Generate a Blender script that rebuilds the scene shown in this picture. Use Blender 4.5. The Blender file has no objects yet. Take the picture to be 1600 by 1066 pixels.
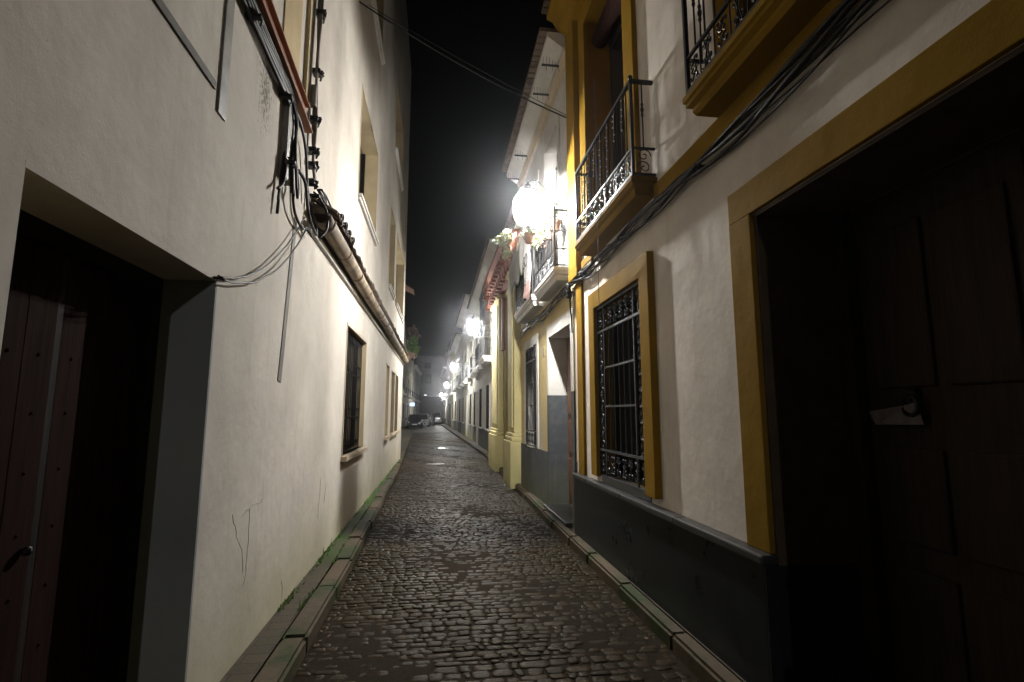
import bpy, bmesh, math, random
from mathutils import Vector, Matrix, Euler
rnd = random.Random(7)
R = math.radians
scene = bpy.context.scene
col = scene.collection
PI = math.pi

# ------------------------------------------------------------------ materials
def new_mat(name):
    m = bpy.data.materials.new(name); m.use_nodes = True
    nt = m.node_tree; b = nt.nodes['Principled BSDF']
    return m, nt, b

def N(nt, t, **kw):
    n = nt.nodes.new(t)
    for k, v in kw.items():
        if k in n.inputs.keys(): n.inputs[k].default_value = v
        else: setattr(n, k, v)
    return n

def noise(nt, vec, scale, detail=4, rough=.55):
    n = N(nt, 'ShaderNodeTexNoise'); n.inputs['Scale'].default_value = scale
    n.inputs['Detail'].default_value = detail; n.inputs['Roughness'].default_value = rough
    nt.links.new(vec, n.inputs['Vector']); return n.outputs['Fac']

def ramp(nt, fac, p0, p1, c0=(0,0,0,1), c1=(1,1,1,1)):
    r = N(nt, 'ShaderNodeValToRGB'); e = r.color_ramp.elements
    e[0].position = p0; e[1].position = p1; e[0].color = c0; e[1].color = c1
    nt.links.new(fac, r.inputs['Fac']); return r.outputs['Color']

def mixc(nt, fac, a, b, mode='MIX'):
    m = N(nt, 'ShaderNodeMix'); m.data_type = 'RGBA'; m.blend_type = mode
    if isinstance(fac, (int, float)): m.inputs[0].default_value = fac
    else: nt.links.new(fac, m.inputs[0])
    for v, i in ((a, 6), (b, 7)):
        if isinstance(v, tuple): m.inputs[i].default_value = (*v[:3], 1)
        else: nt.links.new(v, m.inputs[i])
    return m.outputs[2]

def mathn(nt, op, a, b=0., clamp=False):
    m = N(nt, 'ShaderNodeMath'); m.operation = op; m.use_clamp = clamp
    for v, i in ((a, 0), (b, 1)):
        if isinstance(v, (int, float)): m.inputs[i].default_value = v
        else: nt.links.new(v, m.inputs[i])
    return m.outputs[0]

def coords(nt, scale=(1, 1, 1), kind='Object'):
    t = N(nt, 'ShaderNodeTexCoord'); mp = N(nt, 'ShaderNodeMapping')
    mp.inputs['Scale'].default_value = scale
    nt.links.new(t.outputs[kind], mp.inputs['Vector']); return mp.outputs['Vector']

def bump(nt, b, h, strength, dist=.01, prev=None):
    n = N(nt, 'ShaderNodeBump'); n.inputs['Strength'].default_value = strength; n.inputs['Distance'].default_value = dist
    nt.links.new(h, n.inputs['Height'])
    if prev is not None: nt.links.new(prev, n.inputs['Normal'])
    nt.links.new(n.outputs['Normal'], b.inputs['Normal']); return n.outputs['Normal']

def plaster(name, c, dirt=(.30, .25, .18), damp=(.30, .28, .12), streak=.35, rough=.85, peel=None, blot=1.):
    m, nt, b = new_mat(name); v = coords(nt); b.inputs['Specular IOR Level'].default_value = .15
    b.inputs['Roughness'].default_value = rough
    f = ramp(nt, noise(nt, v, 1.3, 5), .3, .75)
    out = mixc(nt, f, c, tuple(x*.72 for x in c))
    pt = ramp(nt, noise(nt, v, .55, 3, .4), .56, .60)
    out = mixc(nt, mathn(nt, 'MULTIPLY', pt, .32), out, tuple(x*.7 for x in c))
    f2 = ramp(nt, noise(nt, v, 7, 6, .65), .45, .8)
    out = mixc(nt, mathn(nt, 'MULTIPLY', f2, .25*blot), out, dirt)
    # rain streaks running down the wall
    vs = coords(nt, (5, 5, .35)); s = ramp(nt, noise(nt, vs, 1.6, 5, .6), .56, .78)
    out = mixc(nt, mathn(nt, 'MULTIPLY', s, streak), out, dirt)
    # rising damp above the pavement, broken up by noise
    sep = N(nt, 'ShaderNodeSeparateXYZ'); nt.links.new(v, sep.inputs[0])
    zz = mathn(nt, 'ADD', sep.outputs['Z'], mathn(nt, 'MULTIPLY', noise(nt, v, 2.2, 5), -.9))
    mr = N(nt, 'ShaderNodeMapRange'); nt.links.new(zz, mr.inputs['Value'])
    mr.inputs['From Min'].default_value = .40; mr.inputs['From Max'].default_value = -.35
    out = mixc(nt, mathn(nt, 'MULTIPLY', mr.outputs[0], .7), out, damp)
    # small chips and specks
    sp = ramp(nt, noise(nt, v, 38, 2, .5), .70, .76)
    out = mixc(nt, mathn(nt, 'MULTIPLY', sp, .35), out, dirt)
    if name == 'left_wall':   # dark soot stain under the rusty beam
        dy = mathn(nt, 'MULTIPLY', mathn(nt, 'SUBTRACT', sep.outputs['Y'], 3.52), 5.5); dz_ = mathn(nt, 'MULTIPLY', mathn(nt, 'SUBTRACT', sep.outputs['Z'], 3.80), 2.6)
        rr_ = mathn(nt, 'SQRT', mathn(nt, 'ADD', mathn(nt, 'MULTIPLY', dy, dy), mathn(nt, 'MULTIPLY', dz_, dz_)))
        k = mathn(nt, 'SUBTRACT', noise(nt, v, 30, 5, .75), mathn(nt, 'MULTIPLY', rr_, .22))
        out = mixc(nt, mathn(nt, 'MULTIPLY', ramp(nt, k, .36, .5), .8), out, (.07, .055, .04))
    if peel:
        pz = N(nt, 'ShaderNodeMapRange'); nt.links.new(sep.outputs['Z'], pz.inputs['Value'])
        pz.inputs['From Min'].default_value = 2.4; pz.inputs['From Max'].default_value = .6
        pn = mathn(nt, 'ADD', noise(nt, v, 2.6, 7, .6), mathn(nt, 'MULTIPLY', pz.outputs[0], .16))
        pf = ramp(nt, pn, .63, .645)
        out = mixc(nt, pf, out, peel)
    nt.links.new(out, b.inputs['Base Color'])
    n1 = bump(nt, b, noise(nt, v, 3.2, 3), .35, .03)
    n2 = bump(nt, b, noise(nt, v, 95, 4, .7), .35, .004, n1)
    bump(nt, b, noise(nt, v, 14, 4, .6), .25, .008, n2)
    return m

def simple(name, c, rough=.5, metal=0., nscale=12, var=.25, bmp=.15, bdist=.003, stretch=(1, 1, 1), c2=None, spec=.5):
    m, nt, b = new_mat(name); v = coords(nt, stretch)
    f = noise(nt, v, nscale, 5, .6)
    out = mixc(nt, ramp(nt, f, .35, .7), c, c2 if c2 else tuple(x*(1-var) for x in c))
    nt.links.new(out, b.inputs['Base Color'])
    b.inputs['Metallic'].default_value = metal
    b.inputs['Specular IOR Level'].default_value = spec
    rr = N(nt, 'ShaderNodeMapRange'); nt.links.new(f, rr.inputs['Value'])
    rr.inputs['To Min'].default_value = max(.02, rough-.1); rr.inputs['To Max'].default_value = min(1, rough+.1)
    nt.links.new(rr.outputs[0], b.inputs['Roughness'])
    bump(nt, b, noise(nt, v, nscale*5, 4), bmp, bdist)
    return m

def emis(name, c, s):
    m, nt, b = new_mat(name)
    b.inputs['Base Color'].default_value = (.8, .8, .8, 1)
    b.inputs['Emission Color'].default_value = (*c, 1); b.inputs['Emission Strength'].default_value = s
    return m

M = {}
M['white_wall'] = plaster('white_wall', (.68, .62, .545), streak=.3, damp=(.4,.36,.28))
M['left_wall'] = plaster('left_wall', (.58, .535, .47), dirt=(.33, .28, .22), streak=.4, damp=(.36, .33, .21))
M['grey_paint'] = plaster('grey_paint', (.25, .265, .27), dirt=(.2, .2, .2), damp=(.2, .2, .18))
M['yellow_wall'] = plaster('yellow_wall', (.58, .46, .22), peel=(.42, .38, .30))
M['pale_yellow'] = plaster('pale_yellow', (.56, .49, .24), streak=.3)
M['cream_wall'] = plaster('cream_wall', (.48, .46, .38))
M['grey_wall'] = plaster('grey_wall', (.36, .365, .37))
M['ochre'] = plaster('ochre', (.235, .136, .016), dirt=(.15, .085, .010), damp=(.2, .11, .01), streak=.35, rough=.8)
M['ochre'].node_tree.nodes['Principled BSDF'].inputs['Specular IOR Level'].default_value = .03
M['dado_grey'] = plaster('dado_grey', (.078, .085, .094), dirt=(.22, .2, .17), damp=(.12, .13, .08), streak=.5)
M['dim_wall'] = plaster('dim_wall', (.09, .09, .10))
M['white_trim'] = plaster('white_trim', (.64, .62, .58), streak=.2, rough=.7)
M['red_paint'] = plaster('red_paint', (.25, .10, .07), dirt=(.2, .09, .07), streak=.3)
M['tan_stone'] = plaster('tan_stone', (.54, .45, .33), dirt=(.3, .22, .14), streak=.25)
M['ochre_reveal'] = plaster('ochre_reveal', (.50, .40, .24), dirt=(.3, .22, .14), streak=.3)
M['marble'] = simple('marble', (.010, .012, .013), .3, 0, 3, .4, .12, .003, c2=(.02, .023, .023), spec=.14)
M['marble_cap'] = simple('marble_cap', (.03, .031, .032), .32, 0, 9, .3, .05)
M['iron'] = simple('iron', (.022, .022, .024), .42, .6, 20, .4, .2)
M['grille_iron'] = simple('grille_iron', (.05, .055, .06), .45, .5, 20, .4, .2)
M['rail_grey'] = simple('rail_grey', (.10, .10, .105), .45, .4, 20, .3, .2)
M['rust'] = simple('rust', (.33, .145, .085), .8, 0, 8, .5, .4, c2=(.20, .09, .055))
M['old_wood'] = simple('old_wood', (.030, .019, .013), .8, 0, 6, .5, .5, .004, (8, 8, .5), spec=.2)
M['crack'] = simple('crack', (.21, .175, .135), .9)
M['lining'] = simple('lining', (.055, .032, .012), .7, 0, 6, .4, .3)  # dark brown for the thin boxes over the ochre door reveal
M['dark_wood'] = simple('dark_wood', (.011, .007, .005), .8, 0, 6, .5, .4, .004, (8, 8, .5), spec=.2)
M['red_wood'] = simple('red_wood', (.022, .010, .008), .85, 0, 6, .5, .4, .004, (8, 8, .5), spec=.04)
M['brown_wood'] = simple('brown_wood', (.16, .07, .03), .55, 0, 6, .5, .4, .004, (8, 8, .5))
M['glass'] = simple('glass', (.012, .013, .015), .12, 0, 2, .2, .02)
M['grey_glass'] = simple('grey_glass', (.12, .13, .14), .2, 0, 2, .2, .02)
M['shutter'] = simple('shutter', (.05, .045, .04), .6, 0, 5, .3, .2)
M['cable'] = simple('cable', (.010, .009, .009), .55, 0, 10, .4, .2, spec=.3)
M['cable_grey'] = simple('cable_grey', (.15, .13, .11), .6, 0, 10, .4, .2)
M['trunking'] = simple('trunking', (.20, .19, .165), .6, 0, 7, .4, .3)
M['shade_grey'] = simple('shade_grey', (.13, .118, .10), .8, 0, 4, .4, .3)  # grey matched to the shaded wall
M['dark_bar'] = simple('dark_bar', (.07, .06, .04), .75, 0, 7, .4, .3)
M['gutter'] = simple('gutter', (.26, .20, .13), .75, 0, 5, .5, .35, .006, c2=(.09, .065, .045))
M['tile'] = simple('tile', (.17, .12, .085), .85, 0, 9, .5, .5, .008, c2=(.05, .042, .035))
M['roof_tile'] = simple('roof_tile', (.12, .08, .06), .85, 0, 9, .5, .5, .01)
M['terracotta'] = simple('terracotta', (.42, .24, .16), .75, 0, 9, .25, .2)
M['leaf'] = simple('leaf', (.10, .21, .035), .5, 0, 3, .3, 0, c2=(.15, .26, .06))
M['leaf_pale'] = simple('leaf_pale', (.22, .27, .13), .5, 0, 3, .3, 0, c2=(.36, .38, .26))
M['dry_leaf'] = simple('dry_leaf', (.16, .09, .05), .7, 0, 3, .3, 0)
M['stem'] = simple('stem', (.10, .08, .05), .7)
M['cloth'] = simple('cloth', (.20, .19, .17), .9, 0, 4, .25, .2)
M['banner'] = simple('banner', (.70, .69, .68), .7, 0, 3, .08, .05)
M['banner_red'] = simple('banner_red', (.62, .40, .37), .7, 0, 3, .08, .05)
M['ink'] = simple('ink', (.03, .03, .035), .7)
M['paper'] = simple('paper', (.13, .13, .13), .6, 0, 14, .6, .1, c2=(.10, .05, .045))
M['plate_white'] = simple('plate_white', (.7, .7, .7), .4)
M['car_dark'] = simple('car_dark', (.018, .018, .022), .18, .3, 4, .2, .0)
M['car_white'] = simple('car_white', (.62, .63, .64), .25, 0, 4, .1, .0)
M['car_silver'] = simple('car_silver', (.30, .31, .33), .25, .5, 4, .1, .0)
M['tyre'] = simple('tyre', (.02, .02, .02), .8)
M['chrome'] = simple('chrome', (.55, .56, .58), .2, .9)
M['lens'] = simple('lens', (.60, .62, .66), .12, .2)
M['skin'] = simple('skin', (.36, .21, .15), .6)
M['clothes'] = simple('clothes', (.018, .018, .024), .85)
M['hair'] = simple('hair', (.015, .011, .009), .6)
M['joint'] = simple('joint', (.017, .0115, .0055), .9, 0, 30, .4, .5, .006, spec=.08)
M['roofing'] = simple('roofing', (.10, .08, .07), .9)
M['lamp_iron'] = simple('lamp_iron', (.09, .085, .08), .5, .4, 20, .4, .2)
LAMP = 24000.
M['lamp_bulb'] = emis('lamp_bulb', (1., .985, .955), LAMP)
M['added_panel'] = emis('added_panel', (1., .985, .955), LAMP*.48)  # extra emitter, added to throw more of the light downward
def lamp_glass():
    m = bpy.data.materials.new('lamp_glass'); m.use_nodes = True; nt = m.node_tree; out = nt.nodes['Material Output']
    nt.nodes.remove(nt.nodes['Principled BSDF'])
    t = N(nt, 'ShaderNodeBsdfTransparent'); e = N(nt, 'ShaderNodeEmission'); e.inputs['Color'].default_value = (1, .985, .955, 1); e.inputs['Strength'].default_value = 16
    mx = N(nt, 'ShaderNodeMixShader'); lw = N(nt, 'ShaderNodeLayerWeight'); lw.inputs['Blend'].default_value = .5; mr = N(nt, 'ShaderNodeMapRange'); nt.links.new(lw.outputs['Facing'], mr.inputs['Value'])
    mr.inputs['From Min'].default_value = .1; mr.inputs['From Max'].default_value = 1; mr.inputs['To Min'].default_value = .15; mr.inputs['To Max'].default_value = .002; mr.interpolation_type = 'SMOOTHSTEP'
    nt.links.new(mr.outputs[0], mx.inputs[0])
    nt.links.new(t.outputs[0], mx.inputs[1]); nt.links.new(e.outputs[0], mx.inputs[2]); nt.links.new(mx.outputs[0], out.inputs['Surface']); return m
M['lamp_glass'] = lamp_glass()
M['window_light'] = emis('window_light', (.8, .9, 1.), 3.)
M['sign_light'] = emis('sign_light', (.55, .7, 1.), 1.6)
M['fairy'] = simple('fairy', (.7, .7, .68), .15)

def cobble_mat():
    m, nt, b = new_mat('cobble_stone'); v = coords(nt)
    g = N(nt, 'ShaderNodeNewGeometry')
    r = N(nt, 'ShaderNodeValToRGB'); e = r.color_ramp.elements
    e[0].color = (.017, .0108, .0042, 1); e[1].color = (.030, .0190, .0070, 1)
    for p, c in ((.3, (.020, .0145, .0065, 1)), (.55, (.018, .0145, .0065, 1)), (.8, (.025, .0140, .0065, 1))):
        x = e.new(p); x.color = c
    nt.links.new(g.outputs['Random Per Island'], r.inputs['Fac'])
    f = ramp(nt, noise(nt, v, 25, 6, .7), .35, .75)
    c = mixc(nt, mathn(nt, 'MULTIPLY', f, .5), r.outputs['Color'], (.014, .010, .005))
    big = ramp(nt, noise(nt, v, .7, 4), .42, .62)
    c = mixc(nt, mathn(nt, 'MULTIPLY', big, .35), c, (.016, .016, .007))
    nt.links.new(c, b.inputs['Base Color']); b.inputs['Specular IOR Level'].default_value = .05; b.inputs['Specular Tint'].default_value = (1, .85, .6, 1)
    rr = N(nt, 'ShaderNodeMapRange'); nt.links.new(noise(nt, v, 3.5, 4), rr.inputs['Value'])
    rr.inputs['To Min'].default_value = .26; rr.inputs['To Max'].default_value = .66
    nt.links.new(rr.outputs[0], b.inputs['Roughness'])
    n1 = bump(nt, b, noise(nt, v, 28, 5, .6), .5, .012)
    bump(nt, b, noise(nt, v, 120, 3, .6), .5, .004, n1)
    return m
M['cobble'] = cobble_mat()

def road_mat():
    m, nt, b = new_mat('road_far'); v = coords(nt)
    br = N(nt, 'ShaderNodeTexBrick'); nt.links.new(v, br.inputs['Vector'])
    br.inputs['Scale'].default_value = 1; br.inputs['Brick Width'].default_value = .17; br.inputs['Row Height'].default_value = .12
    br.inputs['Mortar Size'].default_value = .012; br.inputs['Mortar Smooth'].default_value = .6
    br.inputs['Color1'].default_value = (.045, .038, .027, 1); br.inputs['Color2'].default_value = (.035, .030, .022, 1)
    br.inputs['Mortar'].default_value = (.028, .025, .02, 1)
    f = ramp(nt, noise(nt, v, 1.2, 5), .4, .65)
    nt.links.new(mixc(nt, mathn(nt, 'MULTIPLY', f, .4), br.outputs['Color'], (.04, .04, .028)), b.inputs['Base Color'])
    b.inputs['Roughness'].default_value = .5; b.inputs['Specular IOR Level'].default_value = .15
    inv = mathn(nt, 'SUBTRACT', 1., br.outputs['Fac'])
    n1 = bump(nt, b, inv, .6, .01)
    bump(nt, b, noise(nt, v, 9, 4), .4, .02, n1)
    return m
M['road'] = road_mat()

def pave_mat(name, c1, c2, moss, mx):
    m, nt, b = new_mat(name); v = coords(nt)
    sw = N(nt, 'ShaderNodeMapping'); sw.inputs['Rotation'].default_value = (0, 0, R(90)); nt.links.new(v, sw.inputs['Vector'])
    br = N(nt, 'ShaderNodeTexBrick'); nt.links.new(v, br.inputs['Vector'])
    br.inputs['Scale'].default_value = 1; br.inputs['Brick Width'].default_value = .26; br.inputs['Row Height'].default_value = .13
    br.inputs['Mortar Size'].default_value = .006; br.inputs['Mortar Smooth'].default_value = .4
    br.inputs['Color1'].default_value = (*c1, 1); br.inputs['Color2'].default_value = (*c2, 1); br.inputs['Mortar'].default_value = (.03, .027, .02, 1)
    out = mixc(nt, mathn(nt, 'MULTIPLY', noise(nt, v, 14, 5, .65), .5), br.outputs['Color'], (.05, .042, .03))
    if moss:
        sep = N(nt, 'ShaderNodeSeparateXYZ'); nt.links.new(v, sep.inputs[0])
        d = mathn(nt, 'ABSOLUTE', mathn(nt, 'SUBTRACT', sep.outputs['X'], mx))
        mr = N(nt, 'ShaderNodeMapRange'); nt.links.new(d, mr.inputs['Value'])
        mr.inputs['From Min'].default_value = .22; mr.inputs['From Max'].default_value = 0
        my = N(nt, 'ShaderNodeMapRange'); nt.links.new(sep.outputs['Y'], my.inputs['Value'])
        my.inputs['From Min'].default_value = 3.5; my.inputs['From Max'].default_value = 8
        k = mathn(nt, 'ADD', noise(nt, v, 3.2, 6, .65), mathn(nt, 'MULTIPLY', mathn(nt, 'MULTIPLY', mr.outputs[0], my.outputs[0]), .34))
        out = mixc(nt, ramp(nt, k, .64, .80), out, (.030, .056, .012))
    nt.links.new(out, b.inputs['Base Color']); b.inputs['Roughness'].default_value = .7; b.inputs['Specular IOR Level'].default_value = .15
    n1 = bump(nt, b, mathn(nt, 'SUBTRACT', 1., br.outputs['Fac']), .5, .006)
    bump(nt, b, noise(nt, v, 40, 4), .4, .006, n1)
    return m
M['pave_left'] = pave_mat('pave_left', (.062, .050, .032), (.045, .038, .026), True, -1.12)
M['pave_right'] = pave_mat('pave_right', (.060, .045, .028), (.048, .036, .024), False, 0)
def kerb_mat():
    m, nt, b = new_mat('kerb_stone'); v = coords(nt); g = N(nt, 'ShaderNodeNewGeometry')
    c = ramp(nt, g.outputs['Random Per Island'], 0, 1, (.050, .037, .020, 1), (.078, .056, .031, 1))
    c = mixc(nt, ramp(nt, noise(nt, v, 9, 6, .7), .4, .7), c, (.075, .06, .042))
    c = mixc(nt, ramp(nt, noise(nt, v, 1.6, 6, .65), .50, .60), c, (.026, .036, .012))
    nt.links.new(c, b.inputs['Base Color']); b.inputs['Roughness'].default_value = .72; b.inputs['Specular IOR Level'].default_value = .15
    n1 = bump(nt, b, noise(nt, v, 12, 5), .5, .012); bump(nt, b, noise(nt, v, 90, 3), .3, .003, n1)
    return m
M['kerb'] = kerb_mat()

# ------------------------------------------------------------------ mesh builder
# local frame of a facade: u along the street (+Y), d out of the wall into the street, z up.
class MB:
    def __init__(s, side=0):
        s.bm = bmesh.new(); s.side = side          # side +1: wall on the left (faces +X), -1: wall on the right, 0: d is plain x
        s.mats = []
        s.mi = 0
    def P(s, u, d, z):
        return Vector(((s.side if s.side else 1)*d, u, z))
    def v(s, u, d, z): return s.bm.verts.new(s.P(u, d, z))
    def face(s, vs):
        try:
            f = s.bm.faces.new(vs); f.material_index = s.mi; return f
        except ValueError: return None
    def box(s, u0, u1, d0, d1, z0, z1, bev=0):
        vs = [s.v(u, d, z) for u in (u0, u1) for d in (d0, d1) for z in (z0, z1)]
        fs = [s.face([vs[i] for i in q]) for q in ((0,1,3,2), (4,6,7,5), (0,4,5,1), (2,3,7,6), (0,2,6,4), (1,5,7,3))]
        if bev:
            es = list({e for f in fs for e in f.edges})
            bmesh.ops.bevel(s.bm, geom=es, offset=bev, segments=2, affect='EDGES', profile=.6)
    def prof(s, u0, u1, pts, n=1, wob=0):           # profile (d,z) extruded along u
        rings = []
        for i in range(n+1):
            u = u0+(u1-u0)*i/n
            w = [(rnd.uniform(-wob, wob), rnd.uniform(-wob, wob)) if wob and 0 < i < n else (0, 0) for _ in pts]
            w0 = w[0]
            rings.append([s.v(u, d+w0[0], z+w0[1]) for (d, z) in pts])
        k = len(pts)
        for a, b in zip(rings, rings[1:]):
            for j in range(k): s.face([a[j], a[(j+1) % k], b[(j+1) % k], b[j]])
        s.face(rings[0]); s.face(rings[-1][::-1])
    def tube(s, pts, r, n=5, closed=False):
        P = [s.P(*p) for p in pts]; rings = []
        L = len(P)
        if L < 2: return
        up = Vector((.31, .17, .93)).normalized()
        for i, p in enumerate(P):
            a = P[i-1] if (i > 0 or closed) else P[i]; b = P[(i+1) % L] if (i < L-1 or closed) else P[i]
            t = (b-a)
            if t.length < 1e-9: t = Vector((0, 0, 1))
            t.normalize()
            x = t.cross(up)
            if x.length < .05: x = t.cross(Vector((1, 0, 0)))
            x.normalize(); y = t.cross(x)
            rr = r[i] if isinstance(r, (list, tuple)) else r
            rings.append([s.bm.verts.new(p+(x*math.cos(2*PI*j/n)+y*math.sin(2*PI*j/n))*rr) for j in range(n)])
        m = L if closed else L-1
        for i in range(m):
            a, b = rings[i], rings[(i+1) % L]
            for j in range(n): s.face([a[j], a[(j+1) % n], b[(j+1) % n], b[j]])
        if not closed: s.face(rings[0][::-1]); s.face(rings[-1])
    def lathe(s, c, prof, n=12):                    # prof: (r,z) list round a vertical axis at (u,d)
        u0, d0, z0 = c; rings = []
        for r, z in prof:
            rings.append([s.v(u0+r*math.cos(2*PI*j/n), d0+r*math.sin(2*PI*j/n), z0+z) for j in range(n)])
        for a, b in zip(rings, rings[1:]):
            for j in range(n): s.face([a[j], a[(j+1) % n], b[(j+1) % n], b[j]])
        s.face(rings[0][::-1]); s.face(rings[-1])
    def ball(s, c, r, seg=8, sz=1.):
        m = Matrix.Translation(s.P(*c)) @ Matrix.Diagonal((1, 1, sz, 1))
        bmesh.ops.create_uvsphere(s.bm, u_segments=seg, v_segments=max(4, seg//2+1), radius=r, matrix=m)
    def facade(s, u0, u1, z0, z1, ops, th=.45, reveal=None, top=None):
        ops = [(max(a, u0), min(b, u1), max(c, z0), min(d, z1)) for a, b, c, d in ops]
        us = sorted({u0, u1, *[o[0] for o in ops], *[o[1] for o in ops]})
        zs = sorted({z0, z1, *[o[2] for o in ops], *[o[3] for o in ops]})
        # extra cuts so the plaster faces are not huge
        def fill(l, step):
            out = [l[0]]
            for a, b in zip(l, l[1:]):
                k = max(1, int((b-a)/step)); out += [a+(b-a)*i/k for i in range(1, k+1)]
            return out
        us = fill(us, 1.5); zs = fill(zs, 1.5)
        cache = {}
        def V(u, d, z):
            k = (round(u, 4), d, round(z, 4))
            if k not in cache: cache[k] = s.v(u, d, z)
            return cache[k]
        def hole(i, j):
            if i < 0 or j < 0 or i >= len(us)-1 or j >= len(zs)-1: return None
            u, z = (us[i]+us[i+1])/2, (zs[j]+zs[j+1])/2
            return any(a < u < b and c < z < d for a, b, c, d in ops)
        for i in range(len(us)-1):
            for j in range(len(zs)-1):
                if hole(i, j):
                    s.mi = 1 if reveal else 0
                    a, b, c, d = us[i], us[i+1], zs[j], zs[j+1]
                    if hole(i-1, j) is False: s.face([V(a, 0, c), V(a, 0, d), V(a, -th, d), V(a, -th, c)])
                    if hole(i+1, j) is False: s.face([V(b, 0, c), V(b, -th, c), V(b, -th, d), V(b, 0, d)])
                    if hole(i, j-1) is False: s.face([V(a, 0, c), V(a, -th, c), V(b, -th, c), V(b, 0, c)])
                    if hole(i, j+1) is False: s.face([V(a, 0, d), V(b, 0, d), V(b, -th, d), V(a, -th, d)])
                    s.mi = 0
                    continue
                for dd, fl in ((0, False), (-th, True)):
                    q = [V(us[i], dd, zs[j]), V(us[i+1], dd, zs[j]), V(us[i+1], dd, zs[j+1]), V(us[i], dd, zs[j+1])]
                    s.face(q[::-1] if fl else q)
        for j in range(len(zs)-1):
            for u, i in ((us[0], 0), (us[-1], len(us)-2)):
                if not hole(i, j): s.face([V(u, 0, zs[j]), V(u, -th, zs[j]), V(u, -th, zs[j+1]), V(u, 0, zs[j+1])])
        for i in range(len(us)-1):
            s.face([V(us[i], 0, z1), V(us[i], -th, z1), V(us[i+1], -th, z1), V(us[i+1], 0, z1)])
    def build(s, name, mat, parent=None, smooth=False):
        bmesh.ops.recalc_face_normals(s.bm, faces=s.bm.faces[:])
        me = bpy.data.meshes.new(name); s.bm.to_mesh(me); s.bm.free()
        for m in (mat if isinstance(mat, (list, tuple)) else [mat]): me.materials.append(M[m])
        if smooth:
            for p in me.polygons: p.use_smooth = True
        o = bpy.data.objects.new(name, me); col.objects.link(o)
        if parent: o.parent = parent
        return o

def tag(o, label=None, cat=None, group=None, kind=None):
    if label: o['label'] = label
    if cat: o['category'] = cat
    if group: o['group'] = group
    if kind: o['kind'] = kind
    return o
def empty(name, loc, rz=0, **kw):
    o = bpy.data.objects.new(name, None); col.objects.link(o); o.empty_display_size = .2
    o.location = loc; o.rotation_euler = (0, 0, rz); return tag(o, **kw)
def copy_tree(o, parent=None):
    c = o.copy(); col.objects.link(c)
    if parent: c.parent = parent
    for ch in list(o.children): copy_tree(ch, c)
    return c

# ------------------------------------------------------------------ ornament helpers
def spiral(c, r0, a0, turns, k=9, sgn=1, r1=.15):
    out = []
    for i in range(k+1):
        t = i/k; a = a0+sgn*turns*2*PI*t; r = r0*(1-t*(1-r1))
        out.append((c[0]+r*math.cos(a), c[1]+r*math.sin(a)))
    return out
def scroll_cell(mb, u0, u1, z0, z1, d, r=.006, flip=False, k=8):
    """a pair of C scrolls back to back filling a cell"""
    w, h = u1-u0, z1-z0; uc, zc = (u0+u1)/2, (z0+z1)/2
    for s in (-1, 1):
        c1 = (uc+s*w*.22, zc+h*.25); c2 = (uc+s*w*.22, zc-h*.25)
        rr = min(w*.24, h*.22)
        p1 = spiral(c1, rr, PI/2 if not flip else -PI/2, .95, k, s*(1 if not flip else -1))
        p2 = spiral(c2, rr, -PI/2 if not flip else PI/2, .95, k, -s*(1 if not flip else -1))
        pts = p1[::-1]+[(uc+s*w*.04, zc)]+p2
        mb.tube([(a, d, b) for a, b in pts], r, 4)
def s_scroll(mb, u, z, h, d, r=.006, s=1, k=8):
    rr = h*.22
    p1 = spiral((u, z+h*.28), rr, PI*.5, .9, k, s); p2 = spiral((u, z-h*.28), rr, -PI*.5, .9, k, s)
    mb.tube([(a, d, b) for a, b in p1[::-1]+p2], r, 4)

def baluster(mb, u, d, z0, z1, r=.007, knots=True):
    if not knots: mb.tube([(u, d, z0), (u, d, z1)], r, 5); return
    zm = (z0+z1)/2+.05
    ps = [(z0, r), (zm-.07, r), (zm-.05, r*2), (zm-.03, r*1.3), (zm, r*2.6), (zm+.03, r*1.3), (zm+.05, r*2), (zm+.07, r), (z1, r)]
    mb.tube([(u, d, z) for z, _ in ps], [x for _, x in ps], 6)

def railing(root_part, side, u0, u1, dep, z0, h, mat='iron', spacing=.125, band=.24, name='railing', knots=True, cells=None, orn=True):
    mb = MB(side); t = .014
    zt = z0+h; zb = z0+.03; zm = zb+band
    # rails round three sides
    for z, r in ((zt, .016), (zm, .010), (zb, .012)):
        mb.box(u0, u1, dep-r, dep+r, z-r, z+r)
        for u in (u0, u1): mb.box(u-r, u+r, 0, dep-r, z-r*.9, z+r*.9)
    for u in (u0, u1):
        mb.box(u-.013, u+.013, dep-.013, dep+.013, z0, zt+.015)
        mb.ball((u, dep, zt+.035), .022)
    n = max(2, round((u1-u0)/spacing))
    for i in range(1, n):
        u = u0+(u1-u0)*i/n; baluster(mb, u, dep, zm, zt, .007, knots and i % 2 == 0 or knots and spacing > .13)
    nd = max(1, int(dep/.12))
    for u in (u0, u1):
        for j in range(1, nd+1):
            baluster(mb, u, dep*j/(nd+1), zm, zt, .007, knots)
    if orn:
        nc = cells or max(3, round((u1-u0)/.17))
        for i in range(nc):
            a, b = u0+(u1-u0)*i/nc, u0+(u1-u0)*(i+1)/nc
            scroll_cell(mb, a+.008, b-.008, zb+.01, zm-.01, dep, .0065, i % 2 == 1)
            mb.tube([(b, dep, zb), (b, dep, zm)], .006, 4)
        for u in (u0, u1):
            for q in range(2):
                zc = zb+band*(.27+.46*q)
                mb.tube([(u, dep*.5+x, zc+y) for x, y in spiral((0, 0), dep*.32, q*PI, 1.3, 12, 1-2*q)], .006, 4)
    else:
        for i in range(1, n):
            u = u0+(u1-u0)*i/n; mb.tube([(u, dep, zb), (u, dep, zm)], .007, 4)
    return mb.build(name, mat, root_part)

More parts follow.
